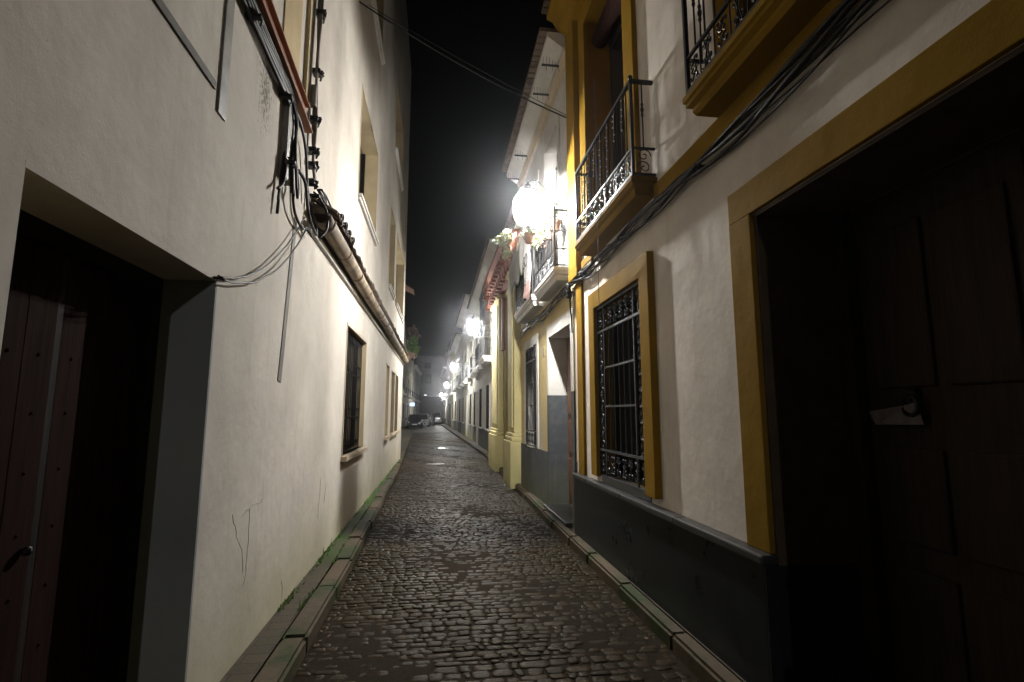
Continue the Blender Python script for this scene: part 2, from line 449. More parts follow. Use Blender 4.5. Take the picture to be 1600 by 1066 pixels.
def balcony(root, side, u0, u1, ztop, dep, mat, h=.88, railmat='iron', thick=.15, orn=True, spacing=.125, knots=True, lab=None):
    mb = MB(side); t = thick
    p = [(0, ztop), (dep, ztop), (dep, ztop-t*.25), (dep-.015, ztop-t*.32), (dep-.015, ztop-t*.5), (dep-.045, ztop-t*.62), (dep-.045, ztop-t*.8), (dep-.06, ztop-t), (0, ztop-t)]
    # mitred moulded slab: rings at stepped offsets
    rings = []
    for d, z in p[1:-1]:
        o = dep-d
        rings.append([mb.v(u0+o, 0, z), mb.v(u0+o, d, z), mb.v(u1-o, d, z), mb.v(u1-o, 0, z)])
    for a, b in zip(rings, rings[1:]):
        for j in range(3): mb.face([a[j], a[j+1], b[j+1], b[j]])
        mb.face([a[3], a[0], b[0], b[3]])
    mb.face(rings[0]); mb.face(rings[-1][::-1])
    bal = mb.build('balcony', mat, root)
    if lab: bal['label'] = lab
    railing(bal, side, u0+.03, u1-.03, dep-.03, ztop, h, railmat, spacing, orn=orn, knots=knots)
    return bal

def surround(mb, ua, ub, za, zb, w, pr, bottom=False, wt=None, bev=.006):
    """flat band round an opening, standing pr proud of the wall"""
    wt = wt or w
    mb.box(ua-w, ua, -.01, pr, za-(w if bottom else 0), zb+wt, bev)
    mb.box(ub, ub+w, -.01, pr, za-(w if bottom else 0), zb+wt, bev)
    mb.box(ua, ub, -.01, pr-.0015, zb, zb+wt, 0)
    if bottom: mb.box(ua, ub, -.01, pr-.0015, za-w, za, 0)

def window(root, side, ua, ub, za, zb, smat='white_trim', w=.12, pr=.03, pane_d=-.22, grille=None, gmat='grille_iron', bottom=False, sill=False, pmat='glass', wt=None, lab=None):
    mb = MB(side)
    surround(mb, ua, ub, za, zb, w, pr, bottom, wt)
    if sill:
        mb.box(ua-w-.04, ub+w+.04, -.1, pr+.07, za-.07, za-.0, .01) if not bottom else mb.box(ua-w-.04, ub+w+.04, -.1, pr+.07, za-w-.07, za-w-.001, .01)
    wo = mb.build('window', smat, root)
    if lab: wo['label'] = lab
    # casement: frame bars and pane
    c = MB(side); f = .05
    for a, b, z0, z1 in ((ua, ua+f, za, zb), (ub-f, ub, za, zb), (ua+f, ub-f, zb-f, zb), (ua+f, ub-f, za, za+f), ((ua+ub)/2-.03, (ua+ub)/2+.03, za+f, zb-f)):
        c.box(a, b, pane_d, pane_d+.045, z0, z1)
    c.build('casement', 'dark_wood', wo)
    g = MB(side); g.box(ua, ub, pane_d-.02, pane_d+.012, za, zb); g.build('pane', pmat, wo)
    if grille: 
        gm = MB(side); grille(gm, ua, ub, za, zb); gm.build('grille', gmat, wo)
    return wo

def grille_ornate(d=.015):
    def f(g, a, b, z0, z1):
        g.box(a+.005, b-.005, d-.008, d+.008, z1-.03, z1-.01); g.box(a+.005, b-.005, d-.008, d+.008, z0+.01, z0+.03)
        g.box(a+.005, a+.025, d-.007, d+.007, z0+.03, z1-.03); g.box(b-.025, b-.005, d-.007, d+.007, z0+.03, z1-.03)
        H = z1-z0; W = b-a; sb = min(.26, W*.18); tb = min(.30, H*.17)
        zt, zbm = z1-tb, z0+tb
        for z in (zt, zbm): g.box(a+.02, b-.02, d-.009, d+.009, z-.012, z+.012)
        for z in (zbm+(zt-zbm)*.36, zbm+(zt-zbm)*.68): g.box(a+sb, b-sb, d-.008, d+.008, z-.010, z+.010)
        for u in (a+sb, b-sb): g.box(u-.009, u+.009, d-.0085, d+.0085, z0+.03, z1-.03)
        n = max(4, round((W-2*sb)/.15))
        for i in range(1, n): g.tube([(a+sb+(W-2*sb)*i/n, d, z0+tb), (a+sb+(W-2*sb)*i/n, d, zt)], .0075, 5)
        nc = max(3, round(W/.17))
        for zz0, zz1 in ((zt+.015, z1-.035), (z0+.035, zbm-.015)):
            for i in range(nc): scroll_cell(g, a+.02+(W-.04)*i/nc, a+.02+(W-.04)*(i+1)/nc, zz0, zz1, d, .0065, i % 2)
        nv = max(5, round((zt-zbm)/.15))
        for i in range(nv):
            za_, zb_ = zbm+(zt-zbm)*i/nv, zbm+(zt-zbm)*(i+1)/nv
            for u, s in ((a+sb*.5+.008, 1), (b-sb*.5-.008, -1)):
                g.tube([(u+x, d, (za_+zb_)/2+y) for x, y in spiral((0, 0), sb*.42, PI*.5, 1.1, 11, s)], .0065, 4)
                s_scroll(g, u, (za_+zb_)/2, (zb_-za_)*.98, d, .006, -s, 6)
    return f
def grille_bars(d=.0, sp=.13, rows=(.07, .28, .36, .66, .74)):
    def f(g, a, b, z0, z1):
        H = z1-z0
        for r in rows: g.box(a, b, d-.012, d+.004, z0+H*r-.012, z0+H*r+.012)
        n = max(2, round((b-a)/sp))
        for i in range(n): 
            u = a+(b-a)*(i+.5)/n; g.tube([(u, d+.012, z0), (u, d+.012, z1)], .009, 5)
    return f

def roof_of(root, side, u0, u1, z, depth=7, mat='roofing'):
    mb = MB(side); mb.box(u0, u1, -depth, -.452, z-.25, z-.003); mb.build('roof', mat, root)
def sides_of(root, side, u0, u1, z, mat, depth=7):
    mb = MB(side)
    mb.box(u0+.002, u0+.2, -depth, -.452, 0, z-.252); mb.box(u1-.2, u1-.002, -depth, -.452, 0, z-.252)
    mb.box(u0+.202, u1-.202, -depth, -depth+.2, 0, z-.252); mb.build('side_wall', mat, root)

# ================================================================== GROUND
def lerp_tab(tab):
    def f(y):
        for (a, x0), (b, x1) in zip(tab, tab[1:]):
            if y <= b: return x0+(x1-x0)*max(0, (y-a))/(b-a)
        return tab[-1][1]
    return f
KL = lerp_tab([(-25, -.84), (6, -.86), (15, -1.02), (18, -1.1), (31, -1.55), (46, -1.95), (53, -3.3), (110, -3.3)])
KR = lerp_tab([(-25, 1.62), (7, 1.64), (20, 1.82), (33, 1.52), (52, 1.05), (72, .63), (110, .1)])
def strip(name, mat, fa, fb, z, ys, uvz=0):
    mb = MB(0)
    rows = [[mb.v(y, fa(y), z), mb.v(y, fb(y), z)] for y in ys]
    for a, b in zip(rows, rows[1:]): mb.face([a[0], a[1], b[1], b[0]])
    return tag(mb.build(name, mat), kind='structure')
ys = [-25+i*1.5 for i in range(90)]
g = MB(0); a = 160
q = [g.v(-60, -a, -.05), g.v(-60, a, -.05), g.v(260, a, -.05), g.v(260, -a, -.05)]; g.face(q)
tag(g.build('ground', 'joint'), kind='structure')
CEND = 46
from mathutils import noise as mn
mb = MB(0); rows = []; y = -4.
while y < CEND+1:
    a, b = KL(y)-.02, KR(y)+.02; n = 26
    rows.append([mb.v(y, a+(b-a)*i/n, -.0040+.0045*mn.noise(Vector(((a+(b-a)*i/n)*2.2, y*2.2, 0)))+.004*mn.noise(Vector(((a+(b-a)*i/n)*9, y*9, 3)))) for i in range(n+1)])
    y += .1 if y < 20 else .3
for A, B in zip(rows, rows[1:]):
    for i in range(26): mb.face([A[i], A[i+1], B[i+1], B[i]])
tag(mb.build('road_bed', 'joint', None, True), kind='structure')
strip('road', 'road', lambda y: KL(y)-.02, lambda y: KR(y)+.02, 0, [CEND]+[y for y in ys if y > CEND+1])

def cobbles():
    mb = MB(0); bm = mb.bm; y = -3.
    prev = None
    while y < CEND:
        rh = rnd.uniform(.055, .10) if y < 14 else (rnd.uniform(.09, .12) if y < 26 else rnd.uniform(.13, .17))
        x = KL(y)+.004-rnd.uniform(0, .08); xe = KR(y)-.004
        ph = rnd.uniform(0, 6)
        while x < xe:
            w = rnd.uniform(.055, .14) if rnd.random() > .15 else rnd.uniform(.14, .2)
            x0, x1 = max(x, KL(y)+.003), min(x+w, xe); x += w
            if x1-x0 < .035: continue
            g_ = rnd.uniform(.002, .006)
            hz = rnd.uniform(-.005, .003)+.004*math.sin(x0*3+y*1.7)
            tx, ty = rnd.uniform(-.02, .02), rnd.uniform(-.02, .02)
            oy = .012*math.sin(x0*4+ph)
            j = lambda s=.011: rnd.uniform(-s, s)
            xa, xb, ya, yb = x0+g_, x1-g_, y+g_+oy, y+rh-g_+oy
            base = [(xa+j(), ya+j()), (xb+j(), ya+j()), (xb+j(), yb+j()), (xa+j(), yb+j())]
            # cut corners -> 8 gon
            oct_ = []
            for k in range(4):
                p, a_, b_ = base[k], base[k-1], base[(k+1) % 4]; c_ = rnd.uniform(.12, .3)
                c2 = min(c_, .3)
                oct_.append((p[0]+(a_[0]-p[0])*c2*.6, p[1]+(a_[1]-p[1])*c2)); oct_.append((p[0]+(b_[0]-p[0])*c2*.6, p[1]+(b_[1]-p[1])*c2))
            cx, cy = (xa+xb)/2, (ya+yb)/2
            def ring(sc, z):
                return [mb.v(cy+(py-cy)*sc, cx+(px-cx)*sc, z+tx*(px-cx)*sc+ty*(py-cy)*sc+hz) for px, py in oct_]
            r0 = ring(1, -.022); r1 = ring(.985, -.004); r2 = ring(.88, -.0003); r3 = ring(.5, .0018)
            for A, B in ((r0, r1), (r1, r2), (r2, r3)):
                for k in range(8): bm.faces.new([A[k], A[(k+1) % 8], B[(k+1) % 8], B[k]])
            bm.faces.new(r3)
        y += rh
    o = mb.build('road_cobbles', 'cobble', None, True); tag(o, kind='structure')
cobbles()

def kerb(name, f, sgn, w):
    mb = MB(0); y = -4.
    while y < 105:
        L = rnd.uniform(.75, 1.15); y1 = y+L
        dz = rnd.uniform(-.011, .009); jx = rnd.uniform(-.012, .012)
        a, b = (y+.004, y1-.004)
        xa, xb = f(a)+jx, f(b)+jx
        pts = []
        for yy, x in ((a, xa), (b, xb)):
            for dx in ((0, w) if sgn > 0 else (-w, 0)):
                for z in (-.03, .115+dz): pts.append(mb.v(yy, x+dx, z))
        fs = [mb.face([pts[i] for i in q]) for q in ((0,1,3,2), (4,6,7,5), (0,4,5,1), (2,3,7,6), (0,2,6,4), (1,5,7,3))]
        if y < 30:
            es = list({e for f_ in fs for e in f_.edges if e.calc_length() > .02})
            bmesh.ops.bevel(mb.bm, geom=es, offset=.022, segments=4, affect='EDGES')
        y = y1
    tag(mb.build(name, 'kerb'), kind='structure')
kerb('kerb_left', KL, -1, .17); kerb('kerb_right', KR, 1, .13)
strip('pavement_left', 'pave_left', lambda y: -2.2 if y < 20 else -6, lambda y: KL(y)-.165, .104, ys)
strip('pavement_right', 'pave_right', lambda y: KR(y)+.125, lambda y: 3.6, .104, ys)

# grass tufts and moss growing along the left wall: uncountable
mb = MB(0)
for i in range(1500):
    y = 4.5+rnd.random()**1.2*14
    if math.sin(y*2.1)+math.sin(y*5.3+1) < -.4 and rnd.random() < .8: continue
    x = (-1.195+rnd.random()**2*.05) if rnd.random() < .7 else KL(y)-.17+rnd.uniform(-.012, .012)
    h = rnd.uniform(.008, .035) if rnd.random() < .93 else rnd.uniform(.04, .09)
    dx, dy = rnd.uniform(-.02, .03), rnd.uniform(-.02, .02); w = rnd.uniform(.003, .008)
    a = mb.v(y, x-w, .104); b = mb.v(y+w*.5, x+w, .104); c = mb.v(y+dy, x+dx, .104+h); mb.face([a, b, c])
tag(mb.build('moss', 'leaf'), label='green moss and weeds growing along the foot of the left wall', cat='moss', kind='stuff')

# fallen leaves and scraps gathered against the kerbs: uncountable
mb = MB(0)
for i in range(150):
    y = rnd.uniform(2.2, 22); side_ = rnd.random() < .5
    x = (KL(y)+abs(rnd.gauss(0, .06))+.01) if side_ else (KR(y)-abs(rnd.gauss(0, .07))-.01)
    s_ = rnd.uniform(.008, .022); a = rnd.uniform(0, 6); z = .004
    q_ = [(y+s_*math.cos(a+t)*k, x+s_*math.sin(a+t)*k, z+rnd.uniform(0, .008)) for t, k in ((0, 1), (1.4, .5), (3.1, 1), (4.6, .45))]
    mb.face([mb.v(*p) for p in q_])
tag(mb.build('litter', 'dry_leaf'), label='dry leaves and scraps lying in the gutters along both kerbs', cat='litter', kind='stuff')

# manhole covers
def cover(name, x, y, r, label, rough):
    root = empty(name, (x, y, 0), label=label, cat='manhole cover')
    mb = MB(0); mb.lathe((0, 0, -.02), [(r, 0), (r, .027), (r-.01, .030), (r-.03, .030), (r-.035, .026)], 32); mb.build('rim', 'iron', root)
    mb = MB(0); mb.lathe((0, 0, -.01), [(r-.045, 0), (r-.045, .0175)], 32)
    for i in range(-4, 5):
        for j in range(-4, 5):
            if math.hypot(i, j)*r/5 < r-.1: mb.box(i*r/5-.012, i*r/5+.012, j*r/5-.012, j*r/5+.012, .0076, .011)
    mb.build('lid', rough, root)
M['wet_iron'] = simple('wet_iron', (.35, .35, .35), .16, .9, 6, .2, .1)
cover('manhole_cover', -.03, 17.5, .30, 'round dark iron manhole cover in the middle of the cobbles', 'iron')
cover('manhole_cover', .24, 25.3, .36, 'farther wet shiny manhole cover glinting in the cobbles', 'wet_iron')

# ================================================================== LEFT HOUSE
S = 1
lh = empty('white_house', (-1.2, 0, 0), label='long white plastered house with tiled ledge and dark doorway on the left', cat='house')
ops = [(1.63, 2.99, .10, 2.35), (7.1, 8.98, 1.08, 2.78), (12.65, 13.3, 1.08, 2.76), (14.1, 15.05, 1.1, 2.72), (15.4, 16.4, 1.1, 2.72),
       (7.5, 9.65, 4.78, 6.45), (12.4, 13.8, 4.65, 6.6), (14.5, 17.6, 4.65, 6.6), (7.6, 9.6, 8.4, 10.2), (13, 15.5, 8.4, 10.2)]
mb = MB(S); mb.facade(-9, 18.5, -.03, 14.3, ops, .40, reveal=True)
mb.build('wall', ['left_wall', 'ochre_reveal'], lh)
sides_of(lh, S, -9, 18.5, 14.3, 'left_wall', 6); roof_of(lh, S, -9, 18.5, 14.3, 6)
# jamb lining in grey paint + door
mb = MB(S)
mb.box(2.972, 2.992, -.27, .001, .10, 2.345); mb.build('door_jamb', 'grey_paint', lh)
mb = MB(S); mb.box(1.628, 2.970, -.262, .0005, 2.33, 2.352); mb.build('lintel', 'left_wall', lh)
mb = MB(S)
mb.box(1.63, 2.972, -.36, -.31, .10, 2.35)
for a, b in ((1.63, 1.70), (2.90, 2.972), ): mb.box(a, b, -.31, -.262, .10, 2.35)
mb.box(1.70, 2.90, -.31, -.263, 2.26, 2.35)
mb.box(2.283, 2.317, -.31, -.299, .10, 2.26)
dr = mb.build('door', 'dark_wood', lh)
pm = MB(S)
for a, b in ((1.703, 1.85), (1.853, 1.99), (1.993, 2.13), (2.133, 2.282), (2.318, 2.46), (2.463, 2.60), (2.603, 2.75), (2.753, 2.897)):
    pm.box(a, b, -.311, -.298-rnd.uniform(0, .002), .12, 2.258, .002)
    for z in [.3+.22*k for k in range(9)]: pm.ball(((a+b)/2, -.298, z), .007, 8)
pm.build('door_planks', 'red_wood', dr)
hm = MB(S); hm.ball((2.24, -.278, 1.12), .018, 10); hm.tube([(2.24, -.28, 1.12), (2.24, -.30, 1.12)], .012, 8); hm.build('handle', 'iron', dr)

def lwin(a, b, z0, z1, gr=True, lab=None, sp=.13):
    w = window(lh, S, a, b, z0, z1, 'tan_stone', .035, .012, -.17, grille_bars(-.07, sp) if gr else None, 'iron', sill=True, lab=lab)
    return w
lwin(7.1, 8.98, 1.08, 2.78); lwin(12.65, 13.3, 1.08, 2.76, False); lwin(14.1, 15.05, 1.1, 2.72); lwin(15.4, 16.4, 1.1, 2.72)
def uwin(a, b, z0, z1):
    mb = MB(S)
    surround(mb, a, b, z0, z1, .03, .01)
    w = mb.build('window', 'tan_stone', lh)
    mb = MB(S); mb.box(a-.03, b+.05, -.2, .07, z0-.045, z0-.002, .006); mb.box(a-.0, b+.03, -.01, .045, z0-.09, z0-.046, .006); mb.build('sill', 'white_trim', w)
    mb = MB(S); mb.box(a, b, -.30, -.27, z0, z1); mb.build('pane', 'glass', w)
    mb = MB(S)
    for u in (a, (a+b)/2-.025, b-.05): mb.box(u, u+.05, -.268, -.23, z0, z1)
    mb.box(a+.05, b-.05, -.267, -.231, z0, z0+.05); mb.build('casement', 'dark_wood', w)
for a in ((7.5, 9.65, 4.78, 6.45), (12.4, 13.8, 4.65, 6.6), (14.5, 17.6, 4.65, 6.6), (7.6, 9.6, 8.4, 10.2), (13, 15.5, 8.4, 10.2)): uwin(*a)

mb = MB(S)
for (u, z, n, du, dz) in ((3.45, 1.02, 16, .02, -.025), (3.62, .98, 12, .035, .002), (3.75, 1.0, 14, -.006, -.035), (5.9, .95, 14, -.008, -.03), (6.2, .85, 8, -.02, -.03), (4.6, .30, 10, .004, -.022)):
    pts = []
    for i in range(n):
        pts.append((u, .0005, z)); u += du+rnd.uniform(-.018, .018); z += dz+rnd.uniform(-.014, .014)
    mb = MB(S); mb.tube(pts, [rnd.uniform(.0006, .0019) for _ in pts], 4); mb.build('wall_crack', 'crack', lh)
# tiled ledge + gutter
mb = MB(S)
mb.prof(4.80, 18.45, [(0, 3.26), (.035, 3.27), (.045, 3.31), (.0, 3.33)], 12, .002); mb.build('moulding', 'white_trim', lh)
def gutter_mesh():
    mb = MB(S); rings = []; n = 60
    for i in range(n+1):
        u = 4.82+(18.45-4.82)*i/n; dz = .010*math.sin(u*1.3)+rnd.uniform(-.002, .002)
        ring = []
        for k in range(9):
            a = PI+PI*k/8; ring.append(mb.v(u, .115+.085*math.cos(a), 3.43+dz+.10*math.sin(a)))
        for k in range(8, -1, -1):
            a = PI+PI*k/8; ring.append(mb.v(u, .115+.075*math.cos(a), 3.432+dz+.088*math.sin(a)))
        rings.append(ring)
    K = len(rings[0])
    for A, B in zip(rings, rings[1:]):
        for j in range(K): mb.face([A[j], A[(j+1) % K], B[(j+1) % K], B[j]])
    mb.face(rings[0]); mb.face(rings[-1][::-1])
    for u in [5+i*.95 for i in range(15)]: mb.tube([(u, .115+.094*math.cos(PI+PI*k/8), 3.43+.108*math.sin(PI+PI*k/8)) for k in range(9)], .008, 5)
    mb.build('gutter', 'gutter', lh, True)
gutter_mesh()
mb = MB(S); mb.prof(4.86, 18.45, [(0, 3.45), (.17, 3.45), (.17, 3.462), (0, 3.58)])
u = 4.95
while u < 18.4:
    # barrel tile laid down the slope
    o = rnd.uniform(-.012, .012); ln = rnd.uniform(-.01, .02); A = []
    for (dd, zz, rr) in ((.225+ln, 3.462, .062), (-.0, 3.615, .052)):
        A.append([mb.v(u+o+rr*math.cos(PI*k/6), dd, zz+rr*.85*math.sin(PI*k/6)+rnd.uniform(-.003, .003)) for k in range(7)]+
                 [mb.v(u+o+(rr-.013)*math.cos(PI*k/6), dd, zz+(rr-.013)*.85*math.sin(PI*k/6)) for k in range(6, -1, -1)])
    for j in range(14): mb.face([A[0][j], A[0][(j+1) % 14], A[1][(j+1) % 14], A[1][j]])
    mb.face(A[0]); mb.face(A[1][::-1])
    u += rnd.uniform(.155, .175)
mb.build('tiled_ledge', 'tile', lh)

# wall band and trim at the upper floor near the rusty beam
mb = MB(S); mb.box(3.78, 4.22, -.001, .012, 4.34, 8.5); mb.box(4.40, 4.44, -.001, .03, 4.34, 8.5); mb.build('window_band', 'ochre_reveal', lh)

# rusty beam, trunkings, bars
o = empty('rusty_beam', (-1.2, 0, 0), label='rusty brown iron beam bolted high on the left white wall', cat='iron beam')
mb = MB(S)
def slant(mb, u0, z0, u1, z1, d0, d1, h):
    vs = [mb.v(u, d, z+q) for (u, z) in ((u0, z0), (u1, z1)) for d in (d0, d1) for q in (0, h)]
    for q in ((0,1,3,2), (4,6,7,5), (0,4,5,1), (2,3,7,6), (0,2,6,4), (1,5,7,3)): mb.face([vs[i] for i in q])
slant(mb, 2.2, 4.22, 4.48, 4.03, .0, .012, .25); slant(mb, 2.2, 4.22, 4.48, 4.03, .0125, .085, .012); slant(mb, 2.2, 4.455, 4.48, 4.265, .0125, .05, .012)
mb.build('beam', 'rust', o)
mb = MB(S)
for u in (2.5, 3.1, 3.7, 4.3): mb.lathe((u, .015, 4.32-(u-2.2)*.083-.03), [(.015, 0), (.015, .02)], 6)
mb.build('bolt', 'iron', o)
def bar(name, pts, w, d, mat, label, cat, grp=None):
    mb = MB(S)
    (u0, z0), (u1, z1) = pts; t = Vector((u1-u0, z1-z0)).normalized(); n_ = Vector((-t.y, t.x))*w/2
    P = [(u0+n_.x, z0+n_.y), (u1+n_.x, z1+n_.y), (u1-n_.x, z1-n_.y), (u0-n_.x, z0-n_.y)]
    A = [mb.v(u, 0.001, z) for u, z in P]; B = [mb.v(u, d*.9, z) for u, z in P]
    C = [mb.v((u-(P[0][0]+P[2][0])/2)*.94+(P[0][0]+P[2][0])/2, d, (z-(P[0][1]+P[2][1])/2)*.97+(P[0][1]+P[2][1])/2) for u, z in P]
    for X_, Y_ in ((A, B), (B, C)):
        for j in range(4): mb.face([X_[j], X_[(j+1) % 4], Y_[(j+1) % 4], Y_[j]])
    mb.face(C); mb.face(A[::-1])
    o = mb.build(name, mat); o.location = (-1.2, 0, 0); tag(o, label, cat, grp); return o
bar('dark_strip', [(1.2, 3.335), (2.76, 3.335)], .045, .012, 'dark_bar', 'dark horizontal strip on the white wall above the left doorway', 'wall strip')  # flat dark bar laid level on the wall
bar('grey_wall_bar', [(2.86, 3.22), (2.86, 4.6)], .10, .012, 'trunking', 'grey vertical strip with a slanted lower end high on the left wall', 'trunking')  # flat upright grey bar on the wall
bar('grey_wall_bar', [(3.98, 3.36), (3.98, 4.06)], .17, .05, 'trunking', 'short grey trunking hanging below the rusty beam end', 'trunking')
bar('shade_strip', [(4.22, 1.86), (4.41, 3.22)], .085, .006, 'shade_grey', 'thin strip painted in the grey of wall shade down the left wall under the gutter end', 'shade strip')  # flat strip coloured like wall shade, stands in for a shadow-like streak

def sag(p, q, s, n=14, wob=0):
    out = []
    for i in range(n+1):
        t = i/n; out.append(tuple(p[k]+(q[k]-p[k])*t+(-s*4*t*(1-t) if k == 2 else 0)+(rnd.uniform(-wob, wob) if 0 < i < n else 0) for k in range(3)))
    return out
def smooth_path(pts, n=5):
    out = []
    P = [pts[0]]+list(pts)+[pts[-1]]
    for i in range(1, len(P)-2):
        for k in range(n):
            t = k/n
            out.append(tuple(.5*((2*P[i][c])+(-P[i-1][c]+P[i+1][c])*t+(2*P[i-1][c]-5*P[i][c]+4*P[i+1][c]-P[i+2][c])*t*t+(-P[i-1][c]+3*P[i][c]-3*P[i+1][c]+P[i+2][c])*t**3) for c in range(3)))
    out.append(tuple(pts[-1])); return out
def cable_thing(name, side, x, paths, r, mat, label, cat, clamps=()):
    mb = MB(side)
    for p, rr in paths: mb.tube(p, rr or r, 6)
    for (u, d, z, s_) in clamps:
        mb.box(u-s_*.4, u+s_*.4, 0.0, d+s_*.9, z-s_*.25, z+s_*.25, .003)
        mb.tube([(u-s_, d, z+s_*.3), (u+s_*.3, d+s_*.9, z), (u+s_, d+s_*.4, z-s_*.4)], s_*.16, 5)
    o = mb.build(name, mat, None, True); o.location = (x, 0, 0); return tag(o, label, cat)
# bundle under the rusty beam
ps = []
for i in range(7):
    dz = -.02-.022*i; z0 = 4.22+dz
    pts = [(2.2, .03+.012*(i % 3), z0+.0), (2.9, .035+.01*(i % 2), z0-.05+rnd.uniform(-.01, .01)), (3.4, .04, z0-.095+rnd.uniform(-.012, .012)), (3.85, .05, z0-.13)]
    if i < 3: pts += [(4.02, .07, 3.92-.02*i), (4.05, .065, 3.75), (4.03-.02*i, .06, 3.5), (4.05+.03*i, .06, 3.30)]
    elif i < 5: pts += [(4.2, .05, 3.97), (4.45, .04, 3.86), (4.56, .04, 3.6), (4.62, .05, 3.45)]
    else: pts += [(3.95, .04, 3.9), (3.88, .03, 3.4), (3.83, .03, 3.15-.1*(i-5))]
    ps.append((smooth_path(pts), .0095 if i % 2 else .012))
cable_thing('cable_bundle', S, -1.2, ps, .011, 'cable', 'black cables running below the rusty beam on the left wall', 'cables', [(3.1, .05, 4.02, .05), (3.8, .05, 3.94, .05), (3.95, .06, 3.5, .05)])
# loops between beam end and gutter
ps = [(smooth_path([(4.05, .06, 3.9), (4.02, .08, 3.6), (4.06, .09, 3.36), (4.14, .08, 3.30), (4.18, .07, 3.42), (4.08, .06, 3.62)]), .011),
      (smooth_path([(4.18, .06, 3.55), (4.30, .09, 3.5), (4.38, .10, 3.32), (4.50, .10, 3.24), (4.72, .10, 3.20), (4.80, .08, 3.28)]), .013),
      (smooth_path([(4.06, .06, 3.35), (4.2, .05, 3.2), (4.45, .05, 3.16), (4.6, .04, 3.22), (4.78, .05, 3.2)]), .012),
      (smooth_path([(3.90, .05, 3.46), (3.86, .05, 3.30), (3.74, .05, 3.20)]), .012),
      (smooth_path([(4.76, .10, 3.56), (4.83, .16, 3.45), (4.80, .17, 3.28), (4.74, .12, 3.18)]), .012)]
cable_thing('cable_loop', S, -1.2, ps, .015, 'cable', 'thick black cable loops hanging beside the end of the left gutter', 'cables', [(4.76, .06, 3.58, .05)])
# vertical conduit bundle
ps = []
for i in range(5):
    a = i*1.3; ps.append((smooth_path([(4.70+.018*math.cos(a), .04+.018*math.sin(a), 6.6), (4.69+.02*math.cos(a+1), .04+.018*math.sin(a+.6), 5.4), (4.66+.02*math.cos(a+2), .045, 4.8), (4.70+.02*math.cos(a+3), .04+.02*math.sin(a+1), 4.3), (4.71+.018*math.cos(a), .045, 3.9), (4.78+.015*math.cos(a), .06, 3.66)]), .012))
ps.append((smooth_path([(4.60, .015, 6.6), (4.60, .015, 5.4), (4.58, .015, 4.6), (4.60, .015, 3.9)]), .009))
riser = cable_thing('cable_riser', S, -1.2, ps, .012, 'cable_grey', 'bunch of grey brown cables climbing the bright left wall beside the beam', 'cables')
for z in (5.35, 4.75, 4.28, 3.98, 3.84, 3.68):
    mb = MB(S)
    for k in range(5):
        a = rnd.uniform(0, 6); mb.tube([(4.70-.05, .03, z), (4.70+.03*math.cos(a), .09, z+rnd.uniform(-.03, .03)), (4.70+.08, .05, z+rnd.uniform(-.03, .03))], .009, 5)
    mb.box(4.655, 4.745, .0, .075, z-.022, z+.022, .004); mb.build('cable_clamp', 'iron', riser)
mb = MB(S); mb.box(4.615, 4.675, .005, .06, 4.38, 4.58, .006); mb.build('junction_box', 'trunking', riser)
# cables lying on the tile ledge
ps = []
for i in range(5):
    pts = [(4.80, .07+.01*i, 3.66)]
    u = 4.95
    while u < 11:
        k = max(0, 1-(u-5)/6); pts.append((u, .10+.03*math.sin(u*4+i*2), 3.59+.035*math.sin(u*5+i)*k+.018*i*k)); u += .28
    ps.append((smooth_path(pts, 3), .0085))
for k, u in enumerate((5.55, 5.8, 6.05, 6.3)):
    for j in range(3): ps.append(([(u+.055*math.cos(t*.7+j), .14+.01*j+.01*math.sin(t), 3.66+.05*math.sin(t*.7+j)) for t in range(10)], .012))
cable_thing('ledge_cables', S, -1.2, ps, .009, 'cable', 'black cables and coils lying on the tiles above the left gutter', 'cables')
# drooping cables to the doorway corner
ps = [(sag((4.55, .04, 3.30), (2.93, .03, 2.34), .16, 18, .004), .006), (sag((4.6, .05, 3.22), (2.91, .04, 2.33), .19, 18, .004), .006),
      ]
cable_thing('drooping_cable', S, -1.2, ps, .006, 'cable', 'thin cables drooping to the corner of the left doorway', 'cables', [(2.94, .03, 2.34, .025)])

# ================================================================== RIGHT: OCHRE-TRIMMED HOUSE
S = -1; XR = 1.85
h1 = empty('ochre_trimmed_house', (XR, 0, 0), label='white house with ochre window bands, black plinth and iron balconies on the right', cat='house')
H1 = 6.91
ops = [(.75, 2.78, .10, 2.80), (4.45, 5.85, .92, 2.84), (4.70, 6.08, 3.65, 6.72), (1.35, 2.75, 3.72, 6.72)]
mb = MB(S); mb.facade(-9, H1, -.03, 7.9, ops, .55, reveal=True); mb.build('wall', ['white_wall', 'ochre'], h1)
sides_of(h1, S, -9, H1, 7.9, 'white_wall'); roof_of(h1, S, -9, H1, 7.9)
# black plinth with cap
mb = MB(S)
mb.box(2.782, 6.83, -.02, .075, -.02, .80, .004); mb.box(2.762, 2.780, -.54, .075, -.02, .80)
mb.build('plinth', 'marble', h1)
mb = MB(S)
u = 2.76
while u < 6.82:
    e = min(u+rnd.uniform(.95, 1.2), 6.84)
    if 6.84-e < .3: e = 6.84
    mb.box(u+.001, e-.001, -.02, .10, .803, .855, .012); u = e
mb.build('plinth_cap', 'marble_cap', h1)
mb = MB(S); mb.box(-9, .75, -.02, .075, -.02, .80, .004); mb.box(.752, .77, -.54, .075, -.02, .80); mb.build('plinth', 'marble', h1)
